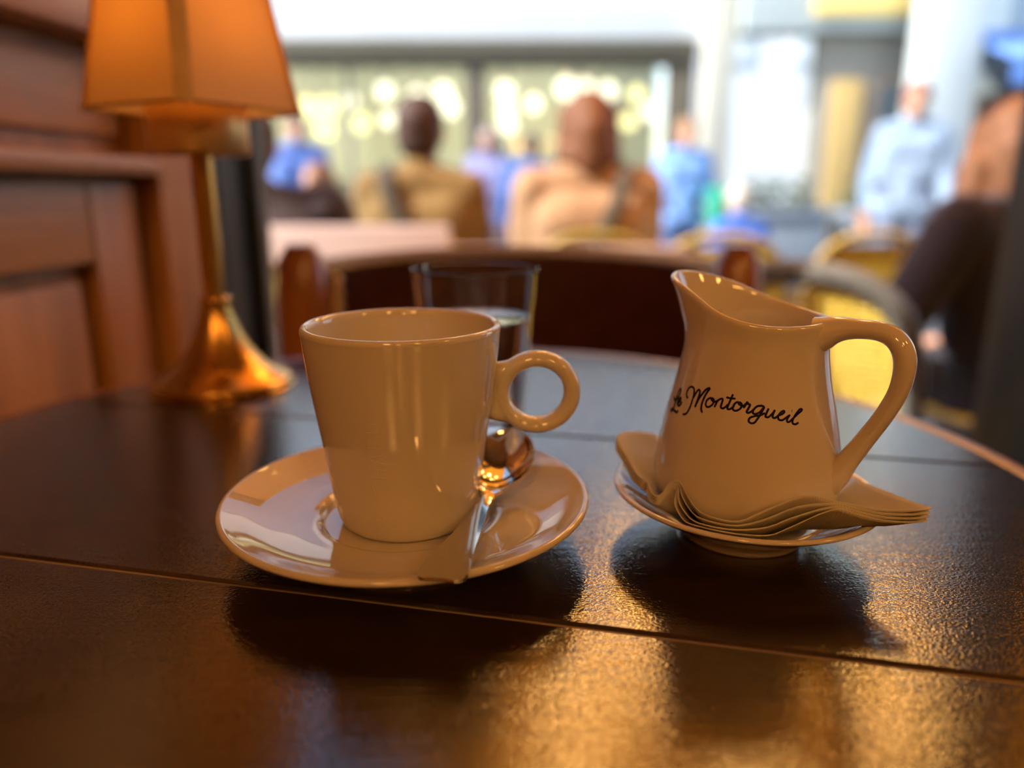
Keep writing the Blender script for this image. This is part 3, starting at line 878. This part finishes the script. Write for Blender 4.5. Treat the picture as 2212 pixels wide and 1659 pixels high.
for s in (-1, 1):
    a = R(59.0) * s
    pts = [(RC * math.sin(a), RC * math.cos(a), z) for z in (0.0, 0.25, 0.42, 0.60, 0.70, 0.76, 0.81, 0.828)]
    MB().tube(pts, [0.015, 0.018, 0.022, 0.027, 0.030, 0.030, 0.026, 0.015], 20).build('end_post', M['chair_post_lit'], ch)
    pts = [(0.17 * s, 0.20, 0.0), (0.165 * s, 0.19, 0.40)]
    MB().tube(pts, [0.013, 0.018], 12).build('leg', M['chair_wood'], ch)
    stud_me = None
    for i in range(17):
        z = 0.55 + i * 0.0148
        a2 = R(53.5) * s
        r = RC - 0.025
        if stud_me is None:
            stud_me = MB().ball((0, 0, 0), 0.0078, sy=1, n=10).mesh('stud')
        o = link_mesh('stud', stud_me, M['stud'], ch)
        o.location = (r * math.sin(a2), r * math.cos(a2), z)
MB().lathe([(0, 0.40), (0.21, 0.40), (0.232, 0.415), (0.232, 0.45), (0.20, 0.475), (0, 0.48)], 48).build('seat', M['leather'], ch)

# ------------------------------------------------------------------ low wooden screen between cafe and terrace
scr = empty('terrace_screen', (0, 2.03, GZ))
tag(scr, 'low mauve wooden screen with a ledge between chair and terrace', 'screen')
MB().box(-0.78, -0.168, -0.02, 0.02, 0.0, 0.915, 0.008).build('tall_panel', M['mauve'], scr)
MB().box(-0.168, 0.46, -0.018, 0.018, 0.0, 0.836, 0.006).build('low_panel', M['sill'], scr)
MB().box(-0.168, 0.47, -0.04, 0.04, 0.836, 0.860, 0.006).build('ledge', M['sill'], scr)

# ------------------------------------------------------------------ rattan bistro chairs of the terrace
def bistro_chair(name, near):
    """origin at the pavement; the back is on local -y, sitter faces +y"""
    t = empty(name)
    W = 0.205; H = 0.86; yb = -0.20
    arch = [(-W, yb + 0.03, 0.44), (-W * 1.03, yb, 0.58), (-W * 1.0, yb - 0.03, 0.70), (-W * 0.85, yb - 0.045, 0.795), (-W * 0.5, yb - 0.055, 0.85), (0, yb - 0.06, 0.865), (W * 0.5, yb - 0.055, 0.85), (W * 0.85, yb - 0.045, 0.795), (W * 1.0, yb - 0.03, 0.70), (W * 1.03, yb, 0.58), (W, yb + 0.03, 0.44)]
    MB().tube(spline(arch, 6), 0.023 if near else 0.016, 12).build('back_frame', M['grey_rattan'] if near else M['honey_rattan'], t)
    def back_y(z): return interp([(0.44, yb + 0.03), (0.58, yb), (0.70, yb - 0.03), (0.795, yb - 0.045), (0.87, yb - 0.06)], z)
    def half(z): return interp([(0.44, W), (0.58, W * 1.03), (0.70, W), (0.795, W * 0.85), (0.85, W * 0.5), (0.866, 0.01)], z) - 0.012
    if near:
        base = None
        z = 0.475
        pts = [(-1 + 2 * i / 28, 0.0035 * math.sin(i * math.pi), 0) for i in range(29)]
        mbc = MB().tube([(p[0], 0.0, 0.0006 * ((-1) ** i)) for i, p in enumerate(pts)], [0.0050 + 0.0008 * ((-1) ** i) for i in range(29)], 6, up=(0, 0, 1))
        cord = mbc.mesh('woven_cord')
        while z < 0.838:
            o = link_mesh('woven_cord', cord, M['yellow_weave'], t)
            o.location = (0, back_y(z), z); o.scale = (half(z), 1, 1)
            z += 0.0118
        for i in range(15):
            x = -0.165 + i * 0.0236
            zt = 0.845 if abs(x) < 0.10 else 0.80 if abs(x) < 0.15 else 0.73
            P = [(x, back_y(0.45) - 0.004, 0.45), (x, back_y(0.58) - 0.004, 0.58), (x, back_y(0.70) - 0.004, 0.70), (x, back_y(zt) - 0.004, zt)]
            MB().tube(P, 0.0032, 6).build('upright_cane', M['yellow_weave'], t)
    else:
        mbw = MB()
        z = 0.48; i = 0
        while z < 0.84:
            mbw.tube([(-half(z), back_y(z), z), (half(z), back_y(z), z)], 0.0105, 6)
            z += 0.018
        mbw.build('woven_panel', M['yellow_weave'], t)
    MB().lathe([(0, 0.425), (0.20, 0.425), (0.218, 0.438), (0.218, 0.452), (0.20, 0.462), (0, 0.458)], 40).build('seat', M['yellow_weave'], t)
    MB().tube([(0.218 * math.cos(a), 0.218 * math.sin(a), 0.443) for a in [2 * math.pi * i / 40 for i in range(40)]], 0.014, 8, closed=True).build('seat_ring', M['grey_rattan'], t)
    for sx in (-1, 1):
        MB().tube([(0.15 * sx, 0.15, 0.44), (0.19 * sx, 0.20, 0.0)], 0.014, 10).build('leg', M['grey_rattan'], t)
        MB().tube([(0.16 * sx, -0.14, 0.44), (0.19 * sx, -0.23, 0.0)], 0.014, 10).build('leg', M['grey_rattan'], t)
    return t

def copy_tree(o, parent=None):
    c = o.copy(); COL.objects.link(c); c.parent = parent
    for k_ in list(o.children): copy_tree(k_, c)
    return c

nc = bistro_chair('rattan_chair', True)
nc.location = (0.610, 1.56, GZ); nc.rotation_euler = (0, 0, R(-24))
GRP = 'yellow rattan terrace chairs'
tag(nc, 'yellow woven rattan chair with grey frame, nearest one, seen behind the milk jug handle', 'chair', GRP)
far = bistro_chair('rattan_chair', False)
spots = [((0.68, 2.62), -4, 'yellow rattan chair back above the milk jug lip, left of the empty pair'),
         ((1.21, 2.78), 3, 'yellow rattan chair back beside the person in the dark coat, right of the empty pair'),
         ((-0.345, 2.78), 0, 'rattan chair under the person in the ochre jacket'),
         ((0.275, 2.72), 0, 'rattan chair under the person in the beige coat'),
         ((1.285, 1.86), 14, 'rattan chair under the long-haired person in the dark coat'),
         ((-0.775, 2.25), -6, 'rattan chair under the person in dark plum clothes behind the post')]
for i, ((x, y), rz, lab) in enumerate(spots):
    o = far if i == 0 else copy_tree(far)
    o.location = (x, y, GZ); o.rotation_euler = (0, 0, R(rz))
    tag(o, lab, 'chair', GRP)

# ------------------------------------------------------------------ people
def cloth(name, col, rough=0.85):
    return mat(name, col, rough, 0, 0, 0.10, 18, bump=0.25, bscale=160, sheen=0.15)

def hand(mb, wrist, direc, palm_n, side):
    """palm and five bent fingers"""
    d = Vector(direc).normalized(); n = Vector(palm_n).normalized()
    s = d.cross(n).normalized() * side
    w = Vector(wrist)
    a = w + d * 0.035; b = w + d * 0.085
    for q in (-0.026, -0.009, 0.009, 0.026):
        mb.capsule(w + d * 0.02 + s * q * 0.7, 0.014, b + s * q, 0.011, 8)
    for q, L in ((-0.027, 0.062), (-0.009, 0.078), (0.009, 0.083), (0.027, 0.072)):
        p0 = b + s * q; p1 = p0 + d * (L * 0.45) + n * 0.006; p2 = p1 + d * (L * 0.28) + n * 0.016; p3 = p2 + d * (L * 0.18) + n * 0.018
        mb.capsule(p0, 0.0095, p1, 0.009, 8); mb.capsule(p1, 0.009, p2, 0.0083, 8); mb.capsule(p2, 0.0083, p3, 0.0075, 8)
    t0 = w + d * 0.028 + s * 0.026; t1 = t0 + d * 0.030 + s * 0.028 + n * 0.008; t2 = t1 + d * 0.028 + s * 0.008 + n * 0.008
    mb.capsule(t0, 0.013, t1, 0.011, 8); mb.capsule(t1, 0.011, t2, 0.009, 8)

def person(label, loc, rz, seated, top_col, leg_col, hair_col, hair='short', scale=1.0, lean=0.0, turn=0.0, arms='rest', skirt=0.0, group=None, bulk=1.0, elbow_out=0.0, stride=0.12, fine=True):
    p = empty('person', loc, rz)
    p.scale = (scale,) * 3
    tag(p, label, 'person', group)
    dz = -0.43 if seated else 0.0
    def up(x, y, z):      # upper body point, leaning forward about the hips
        h = z - 0.95
        return Vector((x, y + h * math.sin(lean), 0.95 + h * math.cos(lean) + dz))
    # legs
    if seated:
        hip = {s: Vector((0.09 * s, 0.0, 0.50)) for s in (-1, 1)}
        knee = {s: Vector((0.13 * s, 0.42, 0.52)) for s in (-1, 1)}
        ank = {s: Vector((0.12 * s, 0.40 + 0.03 * s, 0.09)) for s in (-1, 1)}
    else:
        hip = {s: Vector((0.09 * s, 0.0, 0.92)) for s in (-1, 1)}
        knee = {s: Vector((0.10 * s, 0.03 + stride * s * 0.5, 0.50)) for s in (-1, 1)}
        ank = {s: Vector((0.10 * s, stride * s, 0.09)) for s in (-1, 1)}
    sh_ = {s: up(0.175 * s * bulk, 0, 1.395) for s in (-1, 1)}
    if arms == 'rest':
        el = {s: up((0.245 + elbow_out) * s, 0.05, 1.13) for s in (-1, 1)}
        wr = {s: up(0.15 * s, 0.27, 1.03) for s in (-1, 1)}
        hdir = {s: Vector((-0.35 * s, 0.9, -0.15)) for s in (-1, 1)}; hn = Vector((0, 0, -1))
    else:
        el = {s: up((0.235 + elbow_out) * s, -0.05 * s - 0.02, 1.12) for s in (-1, 1)}
        wr = {s: up(0.235 * s, -0.10 * s + 0.08, 0.88) for s in (-1, 1)}
        hdir = {s: Vector((0, 0.15, -1)) for s in (-1, 1)}; hn = Vector((0, 1, 0))
    v = 0.012 if fine else 0.015
    # --- body, one surface
    b = MB()
    b.capsule(up(0, 0, 0.95), 0.085, up(0, 0, 1.12), 0.08)
    b.capsule(up(-0.07, 0, 1.0), 0.075, up(0.07, 0, 1.0), 0.075)
    b.capsule(up(-0.06, 0, 1.27), 0.07, up(0.06, 0, 1.27), 0.07)
    b.capsule(up(0, 0, 1.12), 0.075, up(0, 0, 1.33), 0.07)
    b.capsule(sh_[-1], 0.04, sh_[1], 0.04)
    b.capsule(up(0, 0.0, 1.36), 0.050, up(0, 0.015, 1.50), 0.050)
    for s in (-1, 1):
        b.capsule(sh_[s], 0.050, el[s], 0.040); b.capsule(el[s], 0.040, wr[s], 0.027)
        hand(b, wr[s], hdir[s], hn, s)
        b.capsule(hip[s], 0.085, knee[s], 0.055); b.capsule(knee[s], 0.055, ank[s], 0.036)
        b.capsule(ank[s] - Vector((0, 0.03, 0.05)), 0.035, ank[s] + Vector((0, 0.13, -0.06)), 0.028)
    hcn = up(0, 0.03, 1.585)
    rot = Matrix.Rotation(turn, 3, 'Z')
    def hp_(x, y, z): return hcn + rot @ Vector((x, y, z))
    b.ball(hp_(0, -0.005, 0.025), 0.092, 0.83, 1.02, 1.0, 18, rot)
    b.ball(hp_(0, 0.015, -0.035), 0.072, 0.86, 1.0, 1.15, 16, rot)
    b.capsule(hp_(0, 0.060, -0.085), 0.026, hp_(0, 0.045, -0.09), 0.03)
    b.capsule(hp_(0, 0.088, 0.010), 0.010, hp_(0, 0.104, -0.028), 0.015)
    b.capsule(hp_(-0.018, 0.086, -0.060), 0.010, hp_(0.018, 0.086, -0.060), 0.010)
    for s in (-1, 1):
        b.ball(hp_(0.078 * s, -0.005, -0.005), 0.030, 0.35, 0.65, 1.0, 10, rot)
    link_mesh('body', remeshed(b, 0.0085 if fine else 0.011, 3, 'body'), M['skin'], p)
    for s in (-1, 1):
        MB().ball(hp_(0.031 * s, 0.084, 0.010), 0.011, n=10).build('eye', M['eye'], p)
    # --- hair
    hm_ = MB()
    hm_.ball(hp_(0, -0.018, 0.040), 0.098, 0.90, 1.02, 0.98, 18, rot)
    hm_.ball(hp_(0, -0.045, -0.010), 0.085, 0.95, 0.75, 1.0, 16, rot)
    if hair in ('bob', 'long'):
        for s in (-1, 1):
            hm_.capsule(hp_(0.060 * s, -0.015, 0.05), 0.045, hp_(0.078 * s, -0.020, -0.085), 0.036)
        hm_.capsule(hp_(0, -0.065, 0.0), 0.075, hp_(0, -0.070, -0.10), 0.065)
        hm_.capsule(hp_(-0.05, -0.06, -0.08), 0.045, hp_(0.05, -0.06, -0.08), 0.045)
    if hair == 'long':
        for x in (-0.085, -0.035, 0.02, 0.075):
            hm_.capsule(hp_(x, -0.075, -0.05), 0.045, hp_(x * 1.35 - 0.01, -0.125, -0.33), 0.026)
    link_mesh('hair', remeshed(hm_, 0.009, 3, 'hair'), mat('hair_colour', hair_col, 0.7, 0, 0, 0.2, 40, bump=0.3, bscale=90), p)
    # --- top
    c = MB()
    c.capsule(up(-0.09, 0, 0.90 - skirt * 0.3), 0.125, up(0.09, 0, 0.90 - skirt * 0.3), 0.125)
    c.capsule(up(0, 0, 0.93), 0.135, up(0, 0, 1.15), 0.125)
    c.capsule(up(-0.085, 0, 1.10), 0.105, up(0.085, 0, 1.10), 0.105)
    c.capsule(up(-0.09, 0, 1.28), 0.118 * bulk, up(0.09, 0, 1.28), 0.118 * bulk)
    c.capsule(up(-0.10, 0, 1.12), 0.11, up(-0.10, 0, 1.30), 0.115); c.capsule(up(0.10, 0, 1.12), 0.11, up(0.10, 0, 1.30), 0.115)
    c.capsule(sh_[-1], 0.066, up(0, 0, 1.42), 0.075); c.capsule(sh_[1], 0.066, up(0, 0, 1.42), 0.075)
    c.capsule(up(0, 0.0, 1.42), 0.072, up(0, 0.005, 1.465), 0.064)
    for s in (-1, 1):
        c.capsule(sh_[s], 0.069 * bulk, el[s], 0.058 * bulk); c.capsule(el[s], 0.058 * bulk, wr[s].lerp(el[s], 0.08), 0.043)
    link_mesh('jacket', remeshed(c, v, 4, 'jacket'), cloth('jacket_cloth', top_col), p)
    # --- trousers and shoes
    l = MB()
    l.capsule(up(-0.08, 0, 0.95), 0.118, up(0.08, 0, 0.95), 0.118)
    for s in (-1, 1):
        l.capsule(hip[s], 0.100, knee[s], 0.072); l.capsule(knee[s], 0.072, ank[s] + Vector((0, 0, 0.02)), 0.058)
    link_mesh('trousers', remeshed(l, v, 4, 'trousers'), cloth('trouser_cloth', leg_col), p)
    for s in (-1, 1):
        q = MB()
        a = ank[s]
        q.capsule((a.x, a.y - 0.035, 0.045), 0.042, (a.x, a.y + 0.13, 0.034), 0.036)
        q.capsule((a.x, a.y, 0.07), 0.044, (a.x, a.y + 0.05, 0.05), 0.044)
        me = remeshed(q, 0.010, 2, 'shoe')
        for vv in me.vertices: vv.co.z = max(vv.co.z, 0.002)
        link_mesh('shoe', me, M['shoe'], p)
    return p, up

def strap(p, up, s, m, drop=0.98):
    """band from one shoulder across the back to the opposite hip, with its bag"""
    pts = [up(0.12 * s, 0.075, 1.455), up(0.118 * s, 0.0, 1.478), up(0.105 * s, -0.095, 1.43), up(0.06 * s, -0.135, 1.32), up(-0.03 * s, -0.145, 1.17), up(-0.12 * s, -0.135, 1.03), up(-0.19 * s, -0.10, 0.95)]
    MB().tube(spline(pts, 6), 0.026, 10, flat=0.20, up=(0, -1, 0.2)).build('shoulder_strap', m, p)
    c = up(-0.215 * s, 0.0, 0.84)
    MB().box(c.x - 0.035, c.x + 0.035, c.y - 0.10, c.y + 0.12, c.z - 0.09, c.z + 0.09, 0.02).build('shoulder_bag', m, p)

STRAP = cloth('strap_webbing', (0.045, 0.032, 0.018))
p1, u1 = person('seated person in ochre jacket with dark strap across the back and dark hair', (-0.340, 2.80, GZ), R(-3), True, (0.20, 0.112, 0.025), (0.05, 0.06, 0.10), (0.055, 0.022, 0.014), 'short', 1.045, 0.06, elbow_out=-0.035)
strap(p1, u1, -1, STRAP)
p2, u2 = person('seated person in beige coat with reddish brown bobbed hair and grey strap', (0.278, 2.74, GZ), R(5), True, (0.40, 0.235, 0.125), (0.10, 0.09, 0.09), (0.15, 0.052, 0.016), 'bob', 1.05, 0.05, bulk=1.10, elbow_out=-0.035)
strap(p2, u2, 1, cloth('grey_strap', (0.09, 0.075, 0.055)))
p3, u3 = person('person in dark navy coat with long auburn hair seated at the right edge', (1.295, 1.88, GZ), R(22), True, (0.022, 0.016, 0.030), (0.02, 0.02, 0.03), (0.17, 0.066, 0.025), 'long', 0.96, 0.10, elbow_out=0.12, bulk=1.2, turn=-0.75)
p4, u4 = person('person in dark plum clothes mostly hidden behind the black post', (-0.775, 2.28, GZ), R(14), True, (0.040, 0.022, 0.026), (0.03, 0.03, 0.04), (0.06, 0.03, 0.02), 'short', 0.98, 0.05, bulk=1.25, elbow_out=0.05)

PG = 'people in the street'
RZ = GZ - 0.10
peds = [
 ('passer-by in blue shirt just right of the lamp shade', (-1.72, 6.2), 200, (0.14, 0.24, 0.62), (0.10, 0.12, 0.2), (0.05, 0.03, 0.02), 'short', 1.0),
 ('passer-by in lilac blue top between the two seated people', (-0.20, 7.2), 170, (0.24, 0.24, 0.46), (0.06, 0.08, 0.16), (0.25, 0.2, 0.2), 'bob', 0.98),
 ('passer-by in strong blue jacket beside the beige-coated person', (0.17, 6.6), 15, (0.05, 0.15, 0.46), (0.08, 0.12, 0.25), (0.10, 0.06, 0.04), 'short', 0.92),
 ('person in light blue shirt carrying a green bag', (1.42, 6.4), 185, (0.22, 0.40, 0.80), (0.05, 0.09, 0.22), (0.30, 0.17, 0.08), 'short', 0.98),
 ('person in pale blue white shirt standing near the right edge', (2.72, 5.3), 160, (0.24, 0.33, 0.46), (0.14, 0.18, 0.28), (0.22, 0.08, 0.05), 'short', 1.0),
 ('passer-by in grey blue coat far down the street', (4.4, 11.0), 190, (0.22, 0.28, 0.38), (0.10, 0.12, 0.16), (0.08, 0.05, 0.04), 'short', 1.0),
]
for lab, (x, y), rz, tc_, lc, hcx, hs, sc in peds:
    p, u = person(lab, (x, y, RZ if y > 5.4 else GZ), R(rz), False, tc_, lc, hcx, hs, sc, 0.03, arms='down', group=PG, fine=False)
    if 'green bag' in lab:
        g = cloth('green_bag', (0.01, 0.33, 0.20))
        MB().box(-0.34, -0.19, 0.04, 0.30, 0.86, 1.16, 0.03).build('green_bag', g, p)
p6, u6 = person('crouching low person in blue seated beyond the empty yellow chairs', (1.42, 4.6, GZ), R(20), True, (0.06, 0.17, 0.62), (0.30, 0.36, 0.46), (0.55, 0.50, 0.46), 'short', 0.82, 0.15, group=PG, fine=False)
p7, u7 = person('seated person in pale pink top left of the ochre jacket', (-0.98, 4.1, GZ), R(150), True, (0.62, 0.40, 0.33), (0.30, 0.36, 0.46), (0.25, 0.12, 0.06), 'bob', 0.90, 0.1, group=PG, fine=False)

# ------------------------------------------------------------------ buildings across the street
def bmat(name, col, rough=0.8): return mat(name, col, rough, 0, 0, 0.06, 0.8, bump=0.05, bscale=20)
BZ = RZ
shop = empty('shop_building', (0, 10.0, BZ))
tag(shop, 'cafe across the street with white fascia, dark lintel and lit windows', 'building')
oz = -BZ
MB().box(-7.0, 2.30, 0.0, 0.3, 2.70 + oz, 4.3 + oz, 0.01).build('fascia', bmat('white_fascia', (0.86, 0.88, 0.90)), shop)
MB().box(-7.0, 2.30, -0.12, 0.3, 2.46 + oz, 2.70 + oz, 0.01).build('lintel', bmat('olive_lintel', (0.11, 0.095, 0.066)), shop)
for x0, x1 in ((-7.0, -6.6), (-3.85, -3.60), (-0.58, -0.34), (1.98, 2.30)):
    MB().box(x0, x1, -0.06, 0.25, 0, 2.46 + oz, 0.01).build('pillar', bmat('olive_pillar', (0.12, 0.10, 0.075)), shop)
for x0, x1 in ((-6.6, -3.85), (-3.60, -0.58), (-0.34, 1.98)):
    MB().box(x0, x1, 0.02, 0.14, 0, 0.55 + oz, 0.01).build('stall_riser', bmat('riser_green', (0.22, 0.25, 0.26)), shop)
    w = (x1 - x0) / 2
    for i in range(2):
        g = MB().box(x0 + i * w + 0.03, x0 + (i + 1) * w - 0.03, 0.07, 0.085, 0.58 + oz, 2.43 + oz).build('window_pane', thin_glass('shop_glass'), shop, smooth=False)
    MB().box(x0, x1, 0.05, 0.11, 2.40 + oz, 2.46 + oz).build('window_head', bmat('frame_olive', (0.18, 0.16, 0.12)), shop)
    MB().box((x0 + x1) / 2 - 0.03, (x0 + x1) / 2 + 0.03, 0.05, 0.11, 0.55 + oz, 2.40 + oz).build('mullion', bmat('frame_olive2', (0.30, 0.29, 0.22)), shop)
MB().box(-7.0, 2.3, 2.6, 2.7, 0, 2.9 + oz).build('inner_wall', bmat('shop_inner', (0.80, 0.80, 0.58)), shop, smooth=False)
MB().box(-7.0, 2.3, 0.3, 2.6, 2.9 + oz, 3.0 + oz).build('inner_ceiling', bmat('shop_ceiling', (0.7, 0.7, 0.6)), shop, smooth=False)
MB().box(-7.0, 2.3, 0.0, 2.6, 0, 0.03).build('inner_floor', bmat('shop_floor', (0.3, 0.28, 0.22)), shop, smooth=False)
for x0_ in (-5.6, -1.6):  # unseen strips added to brighten the shop interior
    MB().box(x0_, x0_ + 2.9, 1.0, 1.25, 2.84 + oz, 2.895 + oz).build('added_fill_strip', emit('shop_fill_glow', (1.0, 0.96, 0.74), 16.0), shop, smooth=False)
MB().box(-3.4, -2.0, 1.2, 1.6, 0, 1.05 + oz, 0.02).build('counter', bmat('shop_counter', (0.42, 0.36, 0.22)), shop)
MB().box(-7.0, 2.3, 0.0, 4.0, 4.3 + oz, 4.4 + oz).build('roof_edge', bmat('zinc', (0.4, 0.43, 0.46)), shop, smooth=False)

GL1 = emit('shop_globe_cream', (1.0, 0.97, 0.72), 2.6)
GL2 = emit('shop_globe_yellow', (1.0, 0.95, 0.42), 2.2)
ball_me = MB().ball((0, 0, 0), 1.0, n=20).mesh('globe')
cap_me = MB().lathe([(0, 1.25), (0.25, 1.22), (0.42, 0.95), (0, 0.95)], 14).mesh('cap')
def shop_lamp(x, z, r, yellow, y=10.9):
    t = empty('shop_lamp', (x, y, z))
    tag(t, 'round yellowish glowing lamp inside the cafe across the street' if yellow else 'round creamy white glowing lamp inside the cafe across the street', 'lamp', 'yellow globes in the cafe across the street' if yellow else 'cream globes in the cafe across the street')
    o = link_mesh('globe', ball_me, GL2 if yellow else GL1, t)
    o.material_slots[0].link = 'OBJECT'; o.material_slots[0].material = GL2 if yellow else GL1
    o.scale = (r, r, r)
    c = link_mesh('cap', cap_me, M['brass'], t); c.scale = (r, r, r)
    c = MB().tube([(0, 0, r), (0, 0, 2.9 - z)], 0.008, 6).build('cord', M['black_metal'], t)
LAMPS = [(-2.85, 1.98, .15, 1), (-2.55, 2.00, .14, 1), (-2.62, 1.72, .13, 1), (-2.25, 2.10, .10, 0), (-2.1, 1.80, .12, 1), (-1.75, 2.22, .11, 0), (-1.72, 1.85, .10, 0), (-1.3, 2.15, .12, 0), (-0.95, 2.20, .13, 0), (-0.85, 2.0, .12, 0), (-0.10, 2.22, .12, 0), (-0.08, 1.98, .12, 0), (-0.06, 1.78, .12, 0), (0.30, 2.05, .11, 0), (0.75, 2.26, .14, 0), (1.0, 2.24, .13, 0), (1.32, 2.22, .12, 0), (1.72, 2.18, .11, 1), (1.62, 1.82, .11, 1), (1.9, 1.95, .10, 0)]
for x, z, r, yl in LAMPS: shop_lamp(x, z, r, yl)

# pale column at the corner, bright side street beyond
MB_c = empty('corner_column', (2.55, 9.9, BZ))
tag(MB_c, 'pale stone corner column right of the cafe across the street', 'column')
st = bmat('pale_stone', (0.55, 0.53, 0.46))
MB().box(-0.17, 0.17, -0.17, 0.17, 0.3, 4.6, 0.02).build('shaft', st, MB_c)
MB().box(-0.22, 0.22, -0.22, 0.22, 0.0, 0.3, 0.02).build('plinth', st, MB_c)
MB().box(-0.22, 0.22, -0.22, 0.22, 4.6, 4.75, 0.02).build('capital', st, MB_c)

def house(name, label, x0, x1, y, h, wall, rows, cols, wcol, roofc, depth=4.0, wz=1.2, base=0.0):
    t = empty(name, (0, y, BZ)); tag(t, label, 'building')
    MB().box(x0, x1, 0, depth, 0, h).build('wall', wall, t, smooth=False)
    MB().box(x0 - 0.1, x1 + 0.1, -0.12, depth, h, h + 0.2, 0.01).build('cornice', roofc, t)
    cw = (x1 - x0) / cols
    for r_ in range(rows):
        for c_ in range(cols):
            xa = x0 + cw * c_ + cw * 0.28; xb = x0 + cw * (c_ + 1) - cw * 0.28
            za = wz + r_ * 2.6
            f = MB().box(xa - 0.06, xb + 0.06, -0.05, 0.05, za - 0.06, za + 1.66, 0.01).build('window', roofc, t)
            MB().box(xa, xb, -0.07, -0.045, za, za + 1.6).build('pane', wcol, f, smooth=False)
    return t
pane = mat('dark_pane', (0.10, 0.13, 0.16), 0.1)
house('white_building', 'bright white building at the end of the sunlit side street', 4.6, 10.2, 20.0, 9.0, bmat('white_render', (0.80, 0.82, 0.84)), 3, 3, mat('pale_pane', (0.70, 0.76, 0.80), 0.15), bmat('pale_cornice', (0.85, 0.85, 0.84)), wz=4.2)

rs = empty('grey_shop', (0, 9.6, BZ))
tag(rs, 'grey shopfront with brown panels and a yellow sign on the right', 'building')
MB().box(3.75, 5.15, 0.12, 0.4, 0, 3.0 + oz).build('wall', bmat('grey_front', (0.30, 0.29, 0.26)), rs, smooth=False)
MB().box(2.75, 5.2, -0.05, 0.4, 2.72 + oz, 4.2 + oz, 0.01).build('fascia', bmat('blue_grey_fascia', (0.42, 0.48, 0.50)), rs)
MB().box(3.55, 4.95, -0.12, -0.05, 2.88 + oz, 3.45 + oz, 0.02).build('sign_board', bmat('yellow_sign', (0.86, 0.66, 0.24)), rs)
MB().box(3.92, 4.30, 0.06, 0.13, 0.5, 2.2 + oz, 0.01).build('door_leaf', bmat('ochre_door', (0.52, 0.36, 0.14)), rs)
MB().box(4.42, 4.95, 0.06, 0.13, 0.6 + oz, 2.2 + oz, 0.01).build('window', bmat('brown_frame', (0.16, 0.12, 0.09)), rs)
MB().box(4.48, 4.89, 0.04, 0.065, 0.66 + oz, 2.14 + oz).build('pane', pane, rs, smooth=False)
MB().box(3.75, 5.15, 0.0, 0.12, 0, 0.45, 0.01).build('stall_riser', bmat('dark_riser', (0.10, 0.11, 0.11)), rs)

pc = empty('white_pillar', (4.86, 9.0, BZ))
tag(pc, 'white rendered pillar between the grey shopfront and blue awning', 'column')
wr_ = bmat('white_pillar_paint', (0.52, 0.58, 0.61))
MB().box(-0.28, 0.28, -0.25, 0.25, 0.25, 4.6, 0.02).build('shaft', wr_, pc)
MB().box(-0.35, 0.35, -0.30, 0.30, 0, 0.25, 0.02).build('plinth', wr_, pc)
MB().box(-0.38, 0.38, -0.32, 0.32, 4.6, 4.8, 0.02).build('capital', wr_, pc)

br = empty('corner_building', (0, 9.4, BZ))
tag(br, 'pale building with a blue awning at the far right', 'building')
MB().box(5.3, 10.5, 0.2, 3.0, 0, 6.5).build('wall', bmat('pale_cyan_render', (0.48, 0.56, 0.58)), br, smooth=False)
MB().box(5.6, 9.8, -0.02, 0.2, 0, 2.0 + oz, 0.01).build('shopfront', bmat('tan_front', (0.26, 0.22, 0.17)), br)
MB().add([(5.22, 0.2, 2.75 + oz), (10, 0.2, 2.75 + oz), (10, -1.1, 2.25 + oz), (5.22, -1.1, 2.25 + oz), (5.22, 0.2, 2.72 + oz), (10, 0.2, 2.72 + oz), (10, -1.1, 2.22 + oz), (5.22, -1.1, 2.22 + oz), (5.22, -1.1, 1.98 + oz), (10, -1.1, 1.98 + oz), (5.22, -1.08, 1.98 + oz), (10, -1.08, 1.98 + oz)],
         [(0, 1, 2, 3), (4, 5, 6, 7), (3, 2, 9, 8), (8, 9, 11, 10), (0, 3, 7, 4), (1, 2, 6, 5)]).build('blue_awning', cloth('blue_awning_cloth', (0.12, 0.27, 0.72)), br, smooth=False)

stone = bmat('planter_stone', (0.24, 0.28, 0.33)); soil = bmat('planter_soil', (0.05, 0.04, 0.03)); leafm = mat('shrub_leaf', (0.05, 0.09, 0.05), 0.6)
for (x0, x1, lab) in ((2.45, 3.40, 'blue grey stone planter with a low shrub in front of the sunlit side street'), (3.62, 4.60, 'blue grey stone planter with a low shrub before the grey shopfront')):
    t = empty('stone_planter', ((x0 + x1) / 2, 8.4, BZ)); w = (x1 - x0) / 2
    tag(t, lab, 'planter', 'stone planters in the street')
    MB().box(-w, w, -0.25, 0.25, 0, 0.82, 0.02).build('box', stone, t)
    MB().box(-w - 0.04, w + 0.04, -0.29, 0.29, 0.82, 0.92, 0.02).build('rim', stone, t)
    MB().box(-w + 0.05, w - 0.05, -0.2, 0.2, 0.92, 0.95).build('soil', soil, t, smooth=False)
    lf = MB()
    for i in range(240):
        c = Vector((random.uniform(-w + 0.08, w - 0.08), random.uniform(-0.18, 0.18), 0.95 + random.random() ** 1.5 * 0.28))
        a = Vector((random.uniform(-1, 1), random.uniform(-1, 1), random.uniform(-0.3, 1))).normalized() * 0.05
        b = a.cross(Vector((random.uniform(-1, 1), random.uniform(-1, 1), 0.3))).normalized() * 0.022
        lf.add([c - a, c + b, c + a, c - b], [(0, 1, 2, 3)])
    o = lf.build('foliage', leafm, t, smooth=False, merge=False); o['kind'] = 'stuff'
